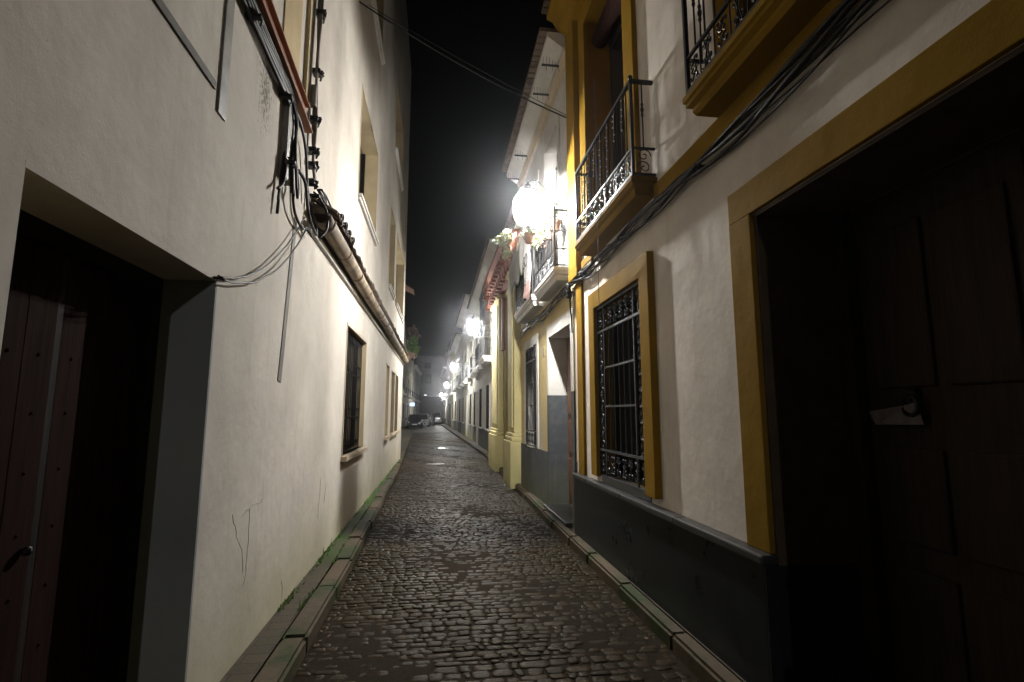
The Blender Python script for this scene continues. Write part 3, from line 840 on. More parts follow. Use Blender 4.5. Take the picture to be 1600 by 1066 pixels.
# doorway band
mb = MB(S)
mb.box(2.78, 3.0, -.002, .03, .856, 2.80, .005); mb.box(.53, .75, -.002, .03, .80, 2.80, .005); mb.box(.53, 3.0, -.002, .0285, 2.802, 3.0, .005)
dv = mb.build('doorway_band', 'ochre', h1)
mb = MB(S); mb.box(2.755, 2.781, -.48, -.001, .801, 2.80); mb.box(.755, 2.757, -.48, -.001, 2.778, 2.803); mb.build('dark_reveal', 'lining', h1)  # thin dark brown boxes over the ochre door reveal
# door leaves
mb = MB(S)
mb.box(.75, 2.78, -.60, -.553, .10, 2.80)
for a, b in ((.75, .86), (2.66, 2.762)): mb.box(a, b, -.548, -.48, .10, 2.80)
for a, b in ((.90, 1.70), (1.74, 2.62)):
    mb.box(a, b, -.55, -.53, .14, 2.72, .004)
    for z0, z1 in ((.26, .85), (.97, 1.45), (1.75, 2.60)):
        k = (b-a)
        for q in (.08, .54): mb.box(a+k*q, a+k*(q+.38), -.531, -.512, z0, z1, .012)
dr = mb.build('door', 'old_wood', h1)
mb = MB(S); mb.tube([(2.34+.05*math.cos(t), -.50+.02*math.sin(t*.5), 1.66+.05*math.sin(t)) for t in [i*.5 for i in range(13)]], .012, 6); mb.ball((2.34, -.515, 1.71), .035, 10); mb.build('handle', 'iron', dr)
mb = MB(S); mb.bm.verts.ensure_lookup_table()
a = [(2.60, 1.63), (2.42, 1.655), (2.30, 1.675), (2.285, 1.565), (2.56, 1.56)]
F_ = [mb.v(u, -.488-.01*(i % 2), z) for i, (u, z) in enumerate(a)]; B_ = [mb.v(u, -.490-.01*(i % 2), z) for i, (u, z) in enumerate(a)]
mb.face(F_); mb.face(B_[::-1])
for i in range(5): mb.face([F_[i], F_[(i+1) % 5], B_[(i+1) % 5], B_[i]])
o = mb.build('leaflet', 'paper'); o.location = (XR, 0, 0); tag(o, 'crumpled printed leaflet tucked behind the handle of the dark right door', 'leaflet')

# ground floor window
w1 = window(h1, S, 4.45, 5.85, .92, 2.84, 'ochre', .21, .065, -.20, grille_ornate(.02), 'grille_iron', wt=.19)
mb = MB(S); mb.box(4.46, 5.84, -.10, .01, .857, .93, .006); mb.build('sill', 'marble_cap', w1)
# corner pilaster, string course, upper trims
mb = MB(S); mb.box(6.47, 6.72, -.002, .035, .856, 3.40, .006); mb.box(6.50, 6.905, -.002, .085, 3.52, 7.08, .008); mb.box(6.46, 6.90, -.002, .09, 3.40, 3.518, .006); mb.build('corner_pilaster', 'ochre', h1)
mb = MB(S); mb.box(-9, 4.12, -.002, .032, 3.42, 3.575, .006); mb.box(6.0, 6.45, -.002, .032, 3.42, 3.575, .006); mb.build('string_course', 'ochre', h1)
def bdoor(root, side, ua, ub, za, zb, smat, w, pr, leaf='dark_wood', dd=-.32, glass=True, name='balcony_door'):
    mb = MB(side)
    mb.box(ua-w, ua, -.002, pr, za, zb+w, .006); mb.box(ub, ub+w, -.002, pr, za, zb+w, .006); mb.box(ua, ub, -.002, pr-.0015, zb, zb+w)
    s_ = mb.build(name, smat, root)
    mb = MB(side); mb.box(ua, ub, dd-.05, dd, za, zb)
    m_ = (ua+ub)/2
    for a, b in ((ua+.04, m_-.015), (m_+.015, ub-.04)):
        mb.box(a, b, dd, dd+.03, za+.03, zb-.35, .004); mb.box(a+.08, b-.08, dd+.03, dd+.045, za+.12, za+.75, .008)
    mb.box(ua+.04, ub-.04, dd, dd+.035, zb-.32, zb-.28)
    mb.build('door_leaf', leaf, s_)
    if glass:
        mb = MB(side)
        for a, b in ((ua+.04, m_-.015), (m_+.015, ub-.04)): mb.box(a+.08, b-.08, dd+.03, dd+.037, za+.85, zb-.45)
        mb.build('pane', 'glass', s_)
    return s_
bd = bdoor(h1, S, 4.70, 6.08, 3.66, 6.70, 'ochre', .26, .05)
mb = MB(S); mb.tube([(4.72, -.16, 6.45), (6.06, -.16, 6.45)], .11, 14); mb.build('blind_roll', 'red_wood', bd)
bdoor(h1, S, 1.35, 2.75, 3.72, 6.70, 'ochre', .26, .05)
balcony(h1, S, 4.10, 6.02, 3.65, .235, 'ochre', .90)
balcony(h1, S, .95, 3.10, 3.72, .25, 'ochre', .90)
# cornice
mb = MB(S); mb.prof(-9, 6.905, [(0, 7.08), (.08, 7.1), (.10, 7.16), (.20, 7.22), (.27, 7.34), (.36, 7.38), (.36, 7.46), (0, 7.46)]); mb.build('cornice', 'ochre', h1)
mb = MB(S); u = -8.9
while u < 6.85: mb.box(u, u+.12, 0, .44, 7.462, 7.52, .01); u += .14
mb.build('roof_edge', 'roof_tile', h1)

# thin wire hanging in front of the balcony
ps = [(sag((5.05, .245, 5.2), (5.02, .25, 3.5), 0, 6, .006)+sag((5.02, .25, 3.5), (5.6, .07, 2.80), .0, 6, .004)[1:], .004)]
cable_thing('hanging_wire', S, XR, ps, .004, 'cable_grey', 'thin pale wire hanging from the ochre balcony down to the ornate window', 'wire')
# fairy lights (unlit) hung on the balcony rail
mb = MB(S)
for k in range(7):
    u = 4.35+.22*k; z = 4.54
    for j in range(rnd.randint(5, 10)):
        z -= rnd.uniform(.04, .09); mb.ball((u+rnd.uniform(-.02, .02), .215, z), .008, 6)
    mb.tube([(u, .21, 4.56), (u+.01, .215, z)], .002, 4)
mb.tube([(4.30+.06*i, .212, 4.558+.006*math.sin(i*1.3)) for i in range(25)], .003, 4)
o = mb.build('light_string', 'fairy'); o.location = (XR, 0, 0); tag(o, 'unlit string of tiny glass lights draped on the ochre balcony railing', 'string lights')
# cable bundle along the facade
def bundle(u0, u1, n, zf, df, amp=.018, r=(.008, .014), seg=.22):
    ps = []
    for i in range(n):
        pts = []; u = u0; ph = rnd.uniform(0, 6); a = 2*PI*i/n; rr = rnd.uniform(*r); R_ = .012+.011*math.sqrt(n)
        while u < u1+.001:
            tw = a+u*1.6
            pts.append((u, df(u)+R_*abs(math.cos(tw))+.008, zf(u)+R_*1.5*math.sin(tw)+amp*math.sin(u*2.3+ph)*.8+rnd.uniform(-.009, .009))); u += seg
        ps.append((smooth_path(pts, 3), rr))
    return ps
zf = lambda u: 3.47-.05*math.sin((u-1)*.9)**2 if u < 6.2 else 3.44
cable_thing('facade_cables', S, XR, bundle(-1, 7.0, 5, lambda u: 3.375+.03*math.sin(u*1.1), lambda u: .03, .03, (.007, .016))+bundle(-1, 7.0, 3, lambda u: 3.35+.03*math.sin(u*1.7+1), lambda u: .02, .03, (.005, .009)), .01, 'cable', 'thick bundle of black cables sagging along the ochre trimmed house below its balconies', 'cables',
            [(1.6, .05, 3.36, .05), (3.3, .05, 3.35, .05), (4.9, .05, 3.36, .05), (6.3, .05, 3.37, .05)])

# ================================================================== RIGHT: YELLOW HOUSE
h2 = empty('yellow_house', (XR, 6.915, 0), label='peeling yellow house with grey dado, white framed door and two white balconies', cat='house')
O2 = 6.915; L2_ = 11.6-O2
q = lambda y: y-O2
ops = [(q(7.12), q(8.62), .16, 2.88), (q(9.72), q(10.92), .95, 2.95), (q(7.75), q(8.75), 3.72, 6.25), (q(9.5), q(10.5), 3.72, 6.1)]
mb = MB(S); mb.facade(0, L2_, -.03, 7.6, ops, .5, reveal=True); mb.build('wall', ['yellow_wall', 'white_trim'], h2)
sides_of(h2, S, 0, L2_, 7.6, 'yellow_wall'); roof_of(h2, S, 0, L2_, 7.6)
# white upper storey plaster (2 mm skin) with openings
mb = MB(S)
def skin(mb, u0, u1, z0, z1, ops, t):
    us = sorted({u0, u1, *[o[0] for o in ops], *[o[1] for o in ops]}); zs = sorted({z0, z1, *[o[2] for o in ops], *[o[3] for o in ops]})
    us = [u for u in us if u0 <= u <= u1]; zs = [z for z in zs if z0 <= z <= z1]; cache = {}
    def V(u, d, z):
        k = (round(u, 4), d, round(z, 4))
        if k not in cache: cache[k] = mb.v(u, d, z)
        return cache[k]
    def solid(i, j):
        if i < 0 or j < 0 or i >= len(us)-1 or j >= len(zs)-1: return False
        uu, zz = (us[i]+us[i+1])/2, (zs[j]+zs[j+1])/2
        return not any(a < uu < b and c < zz < d for a, b, c, d in ops)
    for i in range(len(us)-1):
        for j in range(len(zs)-1):
            if not solid(i, j): continue
            a, b, c, d = us[i], us[i+1], zs[j], zs[j+1]
            mb.face([V(a, t, c), V(b, t, c), V(b, t, d), V(a, t, d)])
            for cond, p, r_ in ((solid(i-1, j), (a, c), (a, d)), (solid(i+1, j), (b, c), (b, d)), (solid(i, j-1), (a, c), (b, c)), (solid(i, j+1), (a, d), (b, d))):
                if not cond: mb.face([V(p[0], t, p[1]), V(r_[0], t, r_[1]), V(r_[0], -.001, r_[1]), V(p[0], -.001, p[1])])
skin(mb, .001, L2_-.001, 3.5, 7.0, [(a-.0, b+.0, c, d) for a, b, c, d in ops[2:]], .008); mb.build('upper_wall', 'white_trim', h2)
for a, b in ((.001, ops[0][0]), (ops[0][1], L2_-.001)):
    mb = MB(S); skin(mb, a, b, -.02, .98, [(ops[1][0], ops[1][1], .95, 1.2)], .012); mb.build('dado', 'dado_grey', h2)
# door
mb = MB(S); ua, ub = ops[0][:2]
mb.box(ua-.17, ua, -.002, .022, 1.92, 3.08, .004); mb.box(ub, ub+.10, -.002, .022, 1.92, 3.08, .004); mb.box(ua, ub, -.002, .0205, 2.88, 3.08)
d_ = mb.build('door', 'white_trim', h2)
mb = MB(S); mb.box(ua-.17, ua+.008, .0125, .0225, .10, 1.918); mb.box(ua+.001, ua+.008, -.45, .0125, .16, 1.918); mb.build('door_dado', 'dado_grey', d_)
mb = MB(S); mb.box(ub-.008, ub+.10, .0125, .0225, .10, 1.918); mb.box(ub-.008, ub-.001, -.45, .0125, .16, 1.918); mb.build('door_dado', 'dado_grey', d_)
mb = MB(S); mb.box(ua+.009, ub-.009, -.34, -.30, .18, 2.86)
for k in range(2):
    a = ua+.04+k*(ub-ua-.04)/2; b = a+(ub-ua)/2-.08
    for z0, z1 in ((.3, .9), (1.0, 1.5), (1.6, 2.7)): mb.box(a+.05, b-.03, -.301, -.28, z0, z1, .012)
mb.build('door_leaf', 'brown_wood', d_)
mb = MB(S); mb.ball(((ua+ub)/2+.08, -.255, 1.2), .03, 8); mb.tube([((ua+ub)/2+.08, -.27, 1.2), ((ua+ub)/2+.08, -.31, 1.2)], .01, 6); mb.build('handle', 'iron', d_)
mb = MB(S); mb.box(ua, ub, -.30, .12, .09, .165, .01); mb.build('door_step', 'marble_cap', d_)
window(h2, S, q(9.72), q(10.92), .98, 2.95, 'white_trim', .16, .02, -.2, grille_ornate(.012), 'iron')
for (a, b, z0, z1) in ops[2:]:
    s_ = bdoor(h2, S, a, b, z0, z1, 'white_trim', .14, .03, 'grey_glass', -.2, False)
balcony(h2, S, q(7.12), q(8.66), 3.70, .25, 'white_trim', .85, 'iron', .19, spacing=.11)
balcony(h2, S, q(8.92), q(10.95), 3.70, .25, 'white_trim', .85, 'iron', .19, spacing=.11)
# eave with white soffit and dark gutter edge
mb = MB(S); mb.prof(.0, L2_, [(0, 6.78), (.05, 6.80), (.07, 6.9), (.10, 6.96), (0, 6.96)]); mb.build('eave_moulding', 'tan_stone', h2)
mb = MB(S); mb.prof(0, L2_, [(0, 6.965), (.12, 6.965), (.34, 7.12), (.34, 7.2), (0, 7.2)]); mb.build('eave', 'white_trim', h2)
mb = MB(S); u = 0
while u < L2_-.1: mb.box(u+.005, u+.13, 0, .46, 7.205, 7.27, .012); u += .14
mb.build('roof_edge', 'roof_tile', h2)
# number plate beside the door
mb = MB(S); mb.box(q(9.02), q(9.10), 0, .012, 2.62, 2.78, .003); mb.build('number_plate', 'trunking', h2)
# bird spikes
def spikes(y, z, d0, d1, label):
    mb = MB(S); mb.box(-.015, .015, d0, d1, 0, .02)
    n = 7
    for i in range(n):
        d = d0+(d1-d0)*(i+.5)/n
        mb.tube([(0, d, .015), (-.02, d, .13)], .0035, 4); mb.tube([(0, d, .005), (-.03, d, -.10)], .0035, 4) if i % 2 else None
    o = mb.build('bird_spikes', 'iron'); o.location = (XR, y, z); tag(o, label, 'bird spikes', 'bird spike strips under the eave')
spikes(7.3, 6.93, .02, .36, 'bird spike strip under the white eave beside the ochre corner'); spikes(8.05, 6.93, .02, .36, 'second bird spike strip from the ochre corner under the white eave')
spikes(10.2, 6.93, .02, .36, 'third bird spike strip along the white eave above the lamp'); spikes(11.3, 6.93, .02, .36, 'bird spike strip at the far end of the white eave')

# rolled awning, banner
mb = MB(S); pts = []
rings = []
for i in range(13):
    u = q(9.5)+1.5*i/12; s_ = .9+.12*math.sin(i*1.7)
    rings.append([mb.v(u, .33+.05*s_*math.cos(a)-.02, 4.75+.05*math.sin(i)+.42*math.sin(a)*s_-.15) for a in [k*PI/6 for k in range(12)]])
for A, B in zip(rings, rings[1:]):
    for j in range(12): mb.face([A[j], A[(j+1) % 12], B[(j+1) % 12], B[j]])
mb.face(rings[0]); mb.face(rings[-1][::-1])
o = mb.build('rolled_awning', 'cloth', None, True); o.location = (XR, O2, 0); tag(o, 'grey cloth awning bunched over the farther white balcony', 'awning')
ban = empty('banner', (XR, 8.88, 3.55), label='white vertical banner with black letters hung between the two white balconies', cat='banner')
mb = MB(S); n = 10; R0 = []
for i in range(n+1):
    z = .0+1.15*i/n; w = .34
    R0.append([mb.v(-w*(1 if i else .55), .33+.012*math.sin(i), z), mb.v(w*.9, .34+.012*math.sin(i+1), z+(.14 if i == 0 else 0))])
for A, B in zip(R0, R0[1:]): mb.face([A[0], A[1], B[1], B[0]])
bo = mb.build('cloth_sheet', ['banner', 'banner_red'], ban)
for p in bo.data.polygons:
    if p.center.z < .30: p.material_index = 1
so = bo.modifiers.new('s', 'SOLIDIFY'); so.thickness = .003
def text_mesh(txt, size, name, mat, parent, loc, rot, ext=.0015):
    c = bpy.data.curves.new(name, 'FONT'); c.body = txt; c.size = size; c.extrude = ext; c.align_x = 'CENTER'
    t = bpy.data.objects.new(name, c); col.objects.link(t)
    bpy.context.view_layer.update()
    me = bpy.data.meshes.new_from_object(t.evaluated_get(bpy.context.evaluated_depsgraph_get()))
    bpy.data.objects.remove(t); o = bpy.data.objects.new(name, me); col.objects.link(o)
    me.materials.clear(); me.materials.append(M[mat]); o.parent = parent; o.location = loc; o.rotation_euler = rot; return o
# banner faces -X; text reads for a viewer standing in the street
RT = (R(90), 0, R(-90))
text_mesh('SO', .34, 'lettering', 'ink', ban, (-.358, 0.02, .62), RT)
text_mesh('LE', .19, 'lettering', 'ink', ban, (-.358, .05, .30), RT)

# ------------------------------------------------------------------ plants
def leaves(mb, c, rad, n, size, droop=0, sz=1.):
    for _ in range(n):
        v_ = Vector((rnd.gauss(0, 1), rnd.gauss(0, 1), rnd.gauss(0, 1))).normalized()*(rnd.random()**.4)
        p = Vector(c)+Vector((v_.x*rad[0], v_.y*rad[1], v_.z*rad[2]-droop*abs(v_.x)))
        a = Vector((rnd.uniform(-1, 1), rnd.uniform(-1, 1), rnd.uniform(-.6, .8))).normalized(); b = a.cross(Vector((rnd.uniform(-1, 1), rnd.uniform(-1, 1), 1))).normalized()
        s_ = size*rnd.uniform(.5, 1.3); w = s_*.42
        q_ = [p, p+a*s_*.45+b*w, p+a*s_, p+a*s_*.45-b*w]
        vs = [mb.bm.verts.new(x) for x in q_]; mb.bm.faces.new(vs)
def pot(mb, c, r, h): mb.lathe((c[1], c[0], c[2]), [(r*.62, 0), (r*.9, h*.78), (r*.9, h*.8), (r, h*.8), (r*1.02, h), (r*.86, h), (r*.84, h*.8)], 16)
# pots hung round the lamp bracket end
for (x, y, z, lab, spr) in ((1.27, 7.25, 4.16, 'terracotta pot hanging right under the bright lamp with a trailing plant', 1), (1.05, 7.28, 4.15, 'leafy trailing plant in a wire ring basket left of the bright lamp', 0)):
    rt = empty('hanging_plant', (x, y, z), label=lab, cat='hanging plant')
    mb = MB(0)
    if spr: pot(mb, (0, 0, -.10), .075, .15); mb.build('pot', 'terracotta', rt)
    else:
        for k in range(7): mb.tube([(.09*math.cos(t), -.01*k+.03, -.02+.10*math.sin(t)-.012*k) for t in [i*PI/8 for i in range(16)]], .0035, 4, True)
        mb.build('ring_basket', 'rust', rt)
    mb = MB(0)
    if spr: leaves(mb, (-.02, 0, .05), (.10, .10, .07), 120, .04)
    else:
        leaves(mb, (-.10, 0, .02), (.09, .12, .12), 200, .04); leaves(mb, (-.20, .02, -.06), (.10, .10, .07), 160, .035)
        leaves(mb, (-.10, 0, -.26), (.07, .08, .08), 170, .035); leaves(mb, (-.12, 0, -.12), (.08, .08, .1), 120, .035)
    mb.build('foliage', 'leaf_pale', rt)
    mb = MB(0)
    for k in range(7): a = rnd.uniform(0, 6); mb.tube(smooth_path([(0, 0, 0), (.06*math.cos(a), -.04+.05*math.sin(a), .06), (.09*math.cos(a), -.14+.05*math.sin(a), -.05), (.1*math.cos(a), -.16, -.2)]), .003, 4)
    mb.build('stem', 'stem', rt)
for k, (y, lab) in enumerate(((7.35, 'pale flowering pot plant at the near corner of the white balcony'), (7.75, 'second pale flowering pot plant along the white balcony rail'), (8.15, 'third pale pot plant at the far end of the white balcony rail'))):
    rt = empty('balcony_plant', (1.66, y, 4.30), label=lab, cat='potted plant', group='potted plants on the white balcony')
    mb = MB(0); pot(mb, (0.03, 0, 0), .09, .16); mb.build('pot', 'terracotta', rt)
    mb = MB(0); leaves(mb, (-.02, 0, .25), (.15, .18, .16), 260, .045); leaves(mb, (-.12, 0, .08), (.07, .16, .12), 110, .04); mb.build('foliage', 'leaf_pale', rt)
    mb = MB(0)
    for j in range(6): a = rnd.uniform(0, 6); mb.tube([(0, .03, .14), (.05*math.cos(a), .05*math.sin(a), .3)], .004, 4)
    mb.build('stem', 'stem', rt)

# ------------------------------------------------------------------ street lamps
def make_lamp():
    rt = empty('street_lamp', (0, 0, 0), label='x', cat='street lamp', group='wall lamps along the right side of the street')
    # wall is at d=0 (x=0), lantern hangs over the street at d=.62
    mb = MB(-1); D = .60
    mb.tube([(0, .012, -.42), (0, .012, .30)], .012, 6); mb.ball((0, .012, .32), .02)
    mb.tube([(0, .012, -.30), (0, D, -.30)], .010, 6)
    mb.tube([(0, .012, .10), (0, .30, .10)], .009, 6)
    mb.tube([(0, x, z) for x, z in [(.30, .10), (.31, .22), (.36, .36), (.45, .44), (.54, .45), (D, .40)]], .008, 5)
    mb.tube([(0, .22+x, 0+z) for x, z in spiral((0, 0), .07, PI/2, 1.5, 18, 1)], .007, 5)
    mb.tube([(0, .25, -.06), (0, .25, -.30)], .008, 5); mb.tube([(0, .02, -.08+.0), (0, .10, .06), (0, .20, .10)], .008, 5)
    mb.tube([(0, .25, -.24), (0, .38, -.30)], .005, 5)
    mb.tube([(0, .07+x, -.29+z) for x, z in spiral((0, 0), .04, PI/2, 1.3, 14, -1)], .006, 5)
    mb.tube([(0, .03+x, -.38+z) for x, z in spiral((0, 0), .03, PI/2, 1.3, 14, 1)], .006, 5)
    mb.build('bracket', 'lamp_iron', rt)
    def sq(mb, prof):
        rings = [[mb.v(a*r, D+b*r, z) for a, b in ((-1, -1), (1, -1), (1, 1), (-1, 1))] for r, z in prof]
        for A, B in zip(rings, rings[1:]):
            for j in range(4): mb.face([A[j], A[(j+1) % 4], B[(j+1) % 4], B[j]])
        mb.face(rings[0][::-1]); mb.face(rings[-1])
    mb = MB(-1); mb.lathe((0, D, 0), [(.07, -.26), (.15, -.215), (.205, -.10), (.232, .03), (.225, .13), (.18, .215), (.13, .262)], 16); lt = mb.build('lantern', 'lamp_glass', rt, True)
    mb = MB(-1); mb.ball((0, D, .03), .025, 12, 1.1); mb.build('bulb', 'lamp_bulb', lt, True)
    mb = MB(-1); mb.lathe((0, D, .17), [(.048, 0), (.048, .012)], 20); mb.build('added_down_panel', 'added_panel', lt)  # added glowing disc, unseen inside the glass, strengthens the downward light
    mb = MB(-1); mb.lathe((0, D, .184), [(.165, 0), (.165, .008), (.05, .05)], 20); mb.build('uplight_blocker', 'white_trim', lt)  # added plate hidden in the glow, keeps light off the upper walls
    mb = MB(-1)
    for k in range(6):
        a = k*PI/3; mb.tube([(r_*math.cos(a), D+r_*math.sin(a), z) for r_, z in ((.075, -.262), (.155, -.217), (.211, -.10), (.238, .03), (.231, .13), (.186, .218), (.135, .266))], .006, 5)
    mb.tube([(0, D, -.30), (0, D, -.262)], .03, 8)
    mb.build('lantern_frame', 'lamp_iron', lt)
    mb = MB(-1); mb.lathe((0, D, 0), [(.15, .263), (.16, .275), (.09, .32), (.045, .34), (.045, .37), (.02, .38)], 12); mb.ball((0, D, .395), .02); mb.build('lantern_roof', 'lamp_iron', lt)
    return rt
lp = make_lamp()
def wall_x(y):  # street face of the right-hand facades
    return lerp_tab([(0, 1.85), (11.6, 1.85), (17.5, 2.0), (30, 1.9), (42, 1.72), (60, 1.40), (75, 1.18), (100, .8)])(y)
LP = [(7.2, 4.56, 1.85, 'blazing nearest street lamp with potted plants below it beside the ochre balcony'),
      (17.2, 4.42, 1.73, 'second street lamp along the right wall just past the pink arch'),
      (32, 4.38, 1.55, 'third street lamp away down the right side of the street'),
      (51, 4.3, 1.42, 'fourth street lamp away, upper one of the farthest close pair'),
      (74, 4.1, 1.15, 'farthest and lowest street lamp at the end of the row')]
for i, (y, z, x, lab) in enumerate(LP):
    o = lp if i == 0 else copy_tree(lp)
    o.location = (x, y, z); o['label'] = lab
o = copy_tree(lp); o.location = (1.85, -14, 4.5); o['label'] = 'street lamp of the row standing behind the viewer'

# overhead wires
mb = MB(0)
mb.tube([(a, b, c) for a, b, c in sag((7.03, 1.80, 5.93), (6.9, -1.19, 7.35), .10, 16)], .011, 5)
o = mb.build('overhead_wire', 'cable'); tag(o, 'thick black wire crossing the street high between the facades', 'wire')
mb = MB(0); mb.tube(sag((7.0, 1.80, 5.95), (7.6, -1.19, 7.9), .05, 14), .005, 5)
o = mb.build('overhead_wire', 'cable'); tag(o, 'thinner dark wire strung just above the thick overhead wire', 'wire')
cable_thing('wire_down_wall', S, XR, [(smooth_path([(7.0, .05, 5.95), (6.93, .03, 5.85), (6.93, .02, 5.0), (6.94, .02, 4.2), (6.95, .03, 3.5)]), .007)], .007, 'cable_grey', 'thin wire running down the corner between the ochre and yellow houses', 'wire')
# cable knot at the house corner and bundle along the yellow house
ps = bundle(6.9, 11.5, 6, lambda u: 3.34+.02*math.sin(u*2), lambda u: .03, .03)
cable_thing('facade_cables', S, XR, ps, .01, 'cable', 'bundle of black cables running under the white balconies of the yellow house', 'cables', [(8.8, .04, 3.33, .05), (10.4, .04, 3.33, .05)])
ps = []
for k in range(8): ps.append(([(6.95+.09*math.cos(t*.8+k)*(.7+.1*k/2), .07+.03*math.sin(t*.5+k), 3.30+.10*math.sin(t*.8+k)) for t in range(10)], .011))
ps.append((smooth_path([(6.98, .05, 3.3), (6.97, .05, 3.1), (6.98, .03, 2.9), (6.97, .03, 2.72)]), .012))
cable_thing('cable_knot', S, XR, ps, .011, 'cable', 'tangled knot of black cables at the corner of the ochre and yellow houses', 'cables')

# ================================================================== RIGHT: CHURCH PORTAL
O3 = 11.605; h3 = empty('church_portal', (1.90, O3, 0), label='yellow church portal with stone pilasters and red moulded arch', cat='church portal')
q = lambda y: y-O3
mb = MB(S); mb.facade(0, q(17.5), -.03, 6.7, [(q(13.0), q(14.8), .1, 4.9)], .5); mb.build('wall', 'pale_yellow', h3)
sides_of(h3, S, 0, q(17.5), 6.7, 'pale_yellow'); roof_of(h3, S, 0, q(17.5), 6.7)
def pilaster(y0, y1, dep):
    mb = MB(S)
    mb.box(y0-.10, y1+.10, -.002, dep+.10, -.02, 1.0, .02); mb.box(y0-.07, y1+.07, -.002, dep+.07, 1.001, 1.10, .03); mb.box(y0-.03, y1+.03, -.002, dep+.035, 1.101, 1.18, .02)
    mb.box(y0, y1, -.002, dep, 1.181, 4.95, .015); mb.box(y0+.18, y1-.18, -.002, dep+.03, 1.3, 4.8, .015)
    mb.box(y0-.05, y1+.05, -.002, dep+.06, 4.951, 5.1, .02)
    return mb.build('pilaster', 'pale_yellow', h3)
pilaster(q(11.72), q(12.75), .20); pilaster(q(15.1), q(16.9), .16)
# door set deep, red tympanum and arch
mb = MB(S); mb.box(q(13.0), q(14.8), -.47, -.42, .1, 3.45)
for k in range(2):
    for z0, z1 in ((.3, 1.2), (1.35, 2.2), (2.35, 3.3)): mb.box(q(13.08)+k*.9, q(13.82)+k*.9, -.421, -.39, z0, z1, .015)
mb.build('door', 'brown_wood', h3)
mb = MB(S); mb.box(q(12.97), q(14.83), -.35, -.28, 3.45, 4.92); mb.box(q(12.76), q(12.999), -.002, .10, 3.42, 4.95, .01); mb.box(q(14.801), q(15.09), -.002, .10, 3.42, 4.95, .01)
mb.build('tympanum', 'red_paint', h3)
mb = MB(S)
mb.prof(q(11.62), q(17.4), [(0, 5.101), (.22, 5.101), (.22, 5.22), (.27, 5.26), (.27, 5.36), (.36, 5.48), (.36, 5.62), (.46, 5.72), (.46, 5.84), (0, 5.9)])
u = q(11.7)
while u < q(17.3): mb.box(u, u+.16, .2, .34, 5.02, 5.24, .02); mb.box(u+.02, u+.14, .27, .44, 5.36, 5.50, .02); u += .42
mb.build('entablature', 'red_paint', h3)
mb = MB(S); mb.prof(q(11.62), q(17.4), [(0, 6.4), (.1, 6.45), (.15, 6.5), (.2, 6.6), (0, 6.6)]); mb.build('cornice', 'roof_tile', h3)

# ================================================================== generic far houses
def far_house(name, x, y, rz, L, H, side, wall, dado, gw, bal, label, balmat='white_trim', doors=(), roofmat='roof_tile', lev=3.7, dz=.95, eave=.35, top2=False, mirador=None):
    rt = empty(name, (x, y, 0), rz, label=label, cat='house')
    ops = []
    for (a, b) in gw: ops.append((a, b, 1.0, 2.75))
    for (a, b) in doors: ops.append((a, b, .12, 2.7))
    for (a, b) in bal: ops.append((a, b, lev, lev+2.3))
    if top2: 
        for (a, b) in bal: ops.append((a, b, lev+3.2, lev+5.0))
    mb = MB(side); mb.facade(0, L, -.03, H, ops, .4); mb.build('wall', wall, rt)
    sides_of(rt, side, 0, L, H, wall, 6); roof_of(rt, side, 0, L, H, 6)
    for (a, b) in gw: window(rt, side, a, b, 1.0, 2.75, 'white_trim', .09, .02, -.18, grille_bars(.03, .16, (.05, .5, .95)), 'iron', sill=True)
    for (a, b) in doors:
        s_ = bdoor(rt, side, a, b, .12, 2.7, 'white_trim', .12, .025, 'dark_wood', -.2, False, 'door')
    for k, (a, b) in enumerate(bal):
        bdoor(rt, side, a, b, lev, lev+2.3, 'white_trim', .12, .025, 'shutter', -.15, False)
        if mirador != k: balcony(rt, side, a-.3, b+.3, lev-.01, .32, balmat, .9, 'iron', .16, orn=False, spacing=.14, knots=False)
        else:
            bo = balcony(rt, side, a-.3, b+.3, lev-.01, .45, balmat, .9, 'iron', .2, orn=False, spacing=.16, knots=False)
            mb = MB(side)
            for z in (lev+.9, lev+1.4, lev+1.9, lev+2.4): mb.box(a-.27, b+.27, .40, .43, z-.012, z+.012)
            for i in range(8): u = a-.27+(b-a+.54)*i/7; mb.box(u-.01, u+.01, .40, .43, lev, lev+2.4)
            mb.box(a-.3, b+.3, 0, .46, lev+2.41, lev+2.5); mb.build('window_cage', 'iron', bo)
        if top2:
            window(rt, side, a, b, lev+3.2, lev+5.0, 'white_trim', .08, .02, -.15, None)
    mb = MB(side)
    cuts = sorted(doors); u = 0
    for (a, b) in cuts: mb.box(u, a-.12, -.002, .014, -.02, dz-.0, 0); u = b+.12; mb.build('dado', dado, rt); mb = MB(side)
    mb.box(u, L, -.002, .014, -.02, dz); mb.build('dado', dado, rt)
    mb = MB(side); mb.prof(.003, L-.003, [(0, H-.5), (.05, H-.48), (.08, H-.38), (eave*.6, H-.3), (eave, H-.18), (eave, H-.1), (0, H-.1)]); mb.build('eave', 'white_trim', rt)
    mb = MB(side); u = 0.01
    while u < L-.15: mb.box(u, u+.13, -.02, eave+.1, H-.098, H-.03, .0); u += .15
    mb.build('roof_edge', roofmat, rt)
    mb = MB(side)
    return rt
def chain(p, q_):
    a = math.atan2(-(q_[0]-p[0]), q_[1]-p[1]); return a, math.hypot(q_[0]-p[0], q_[1]-p[1])
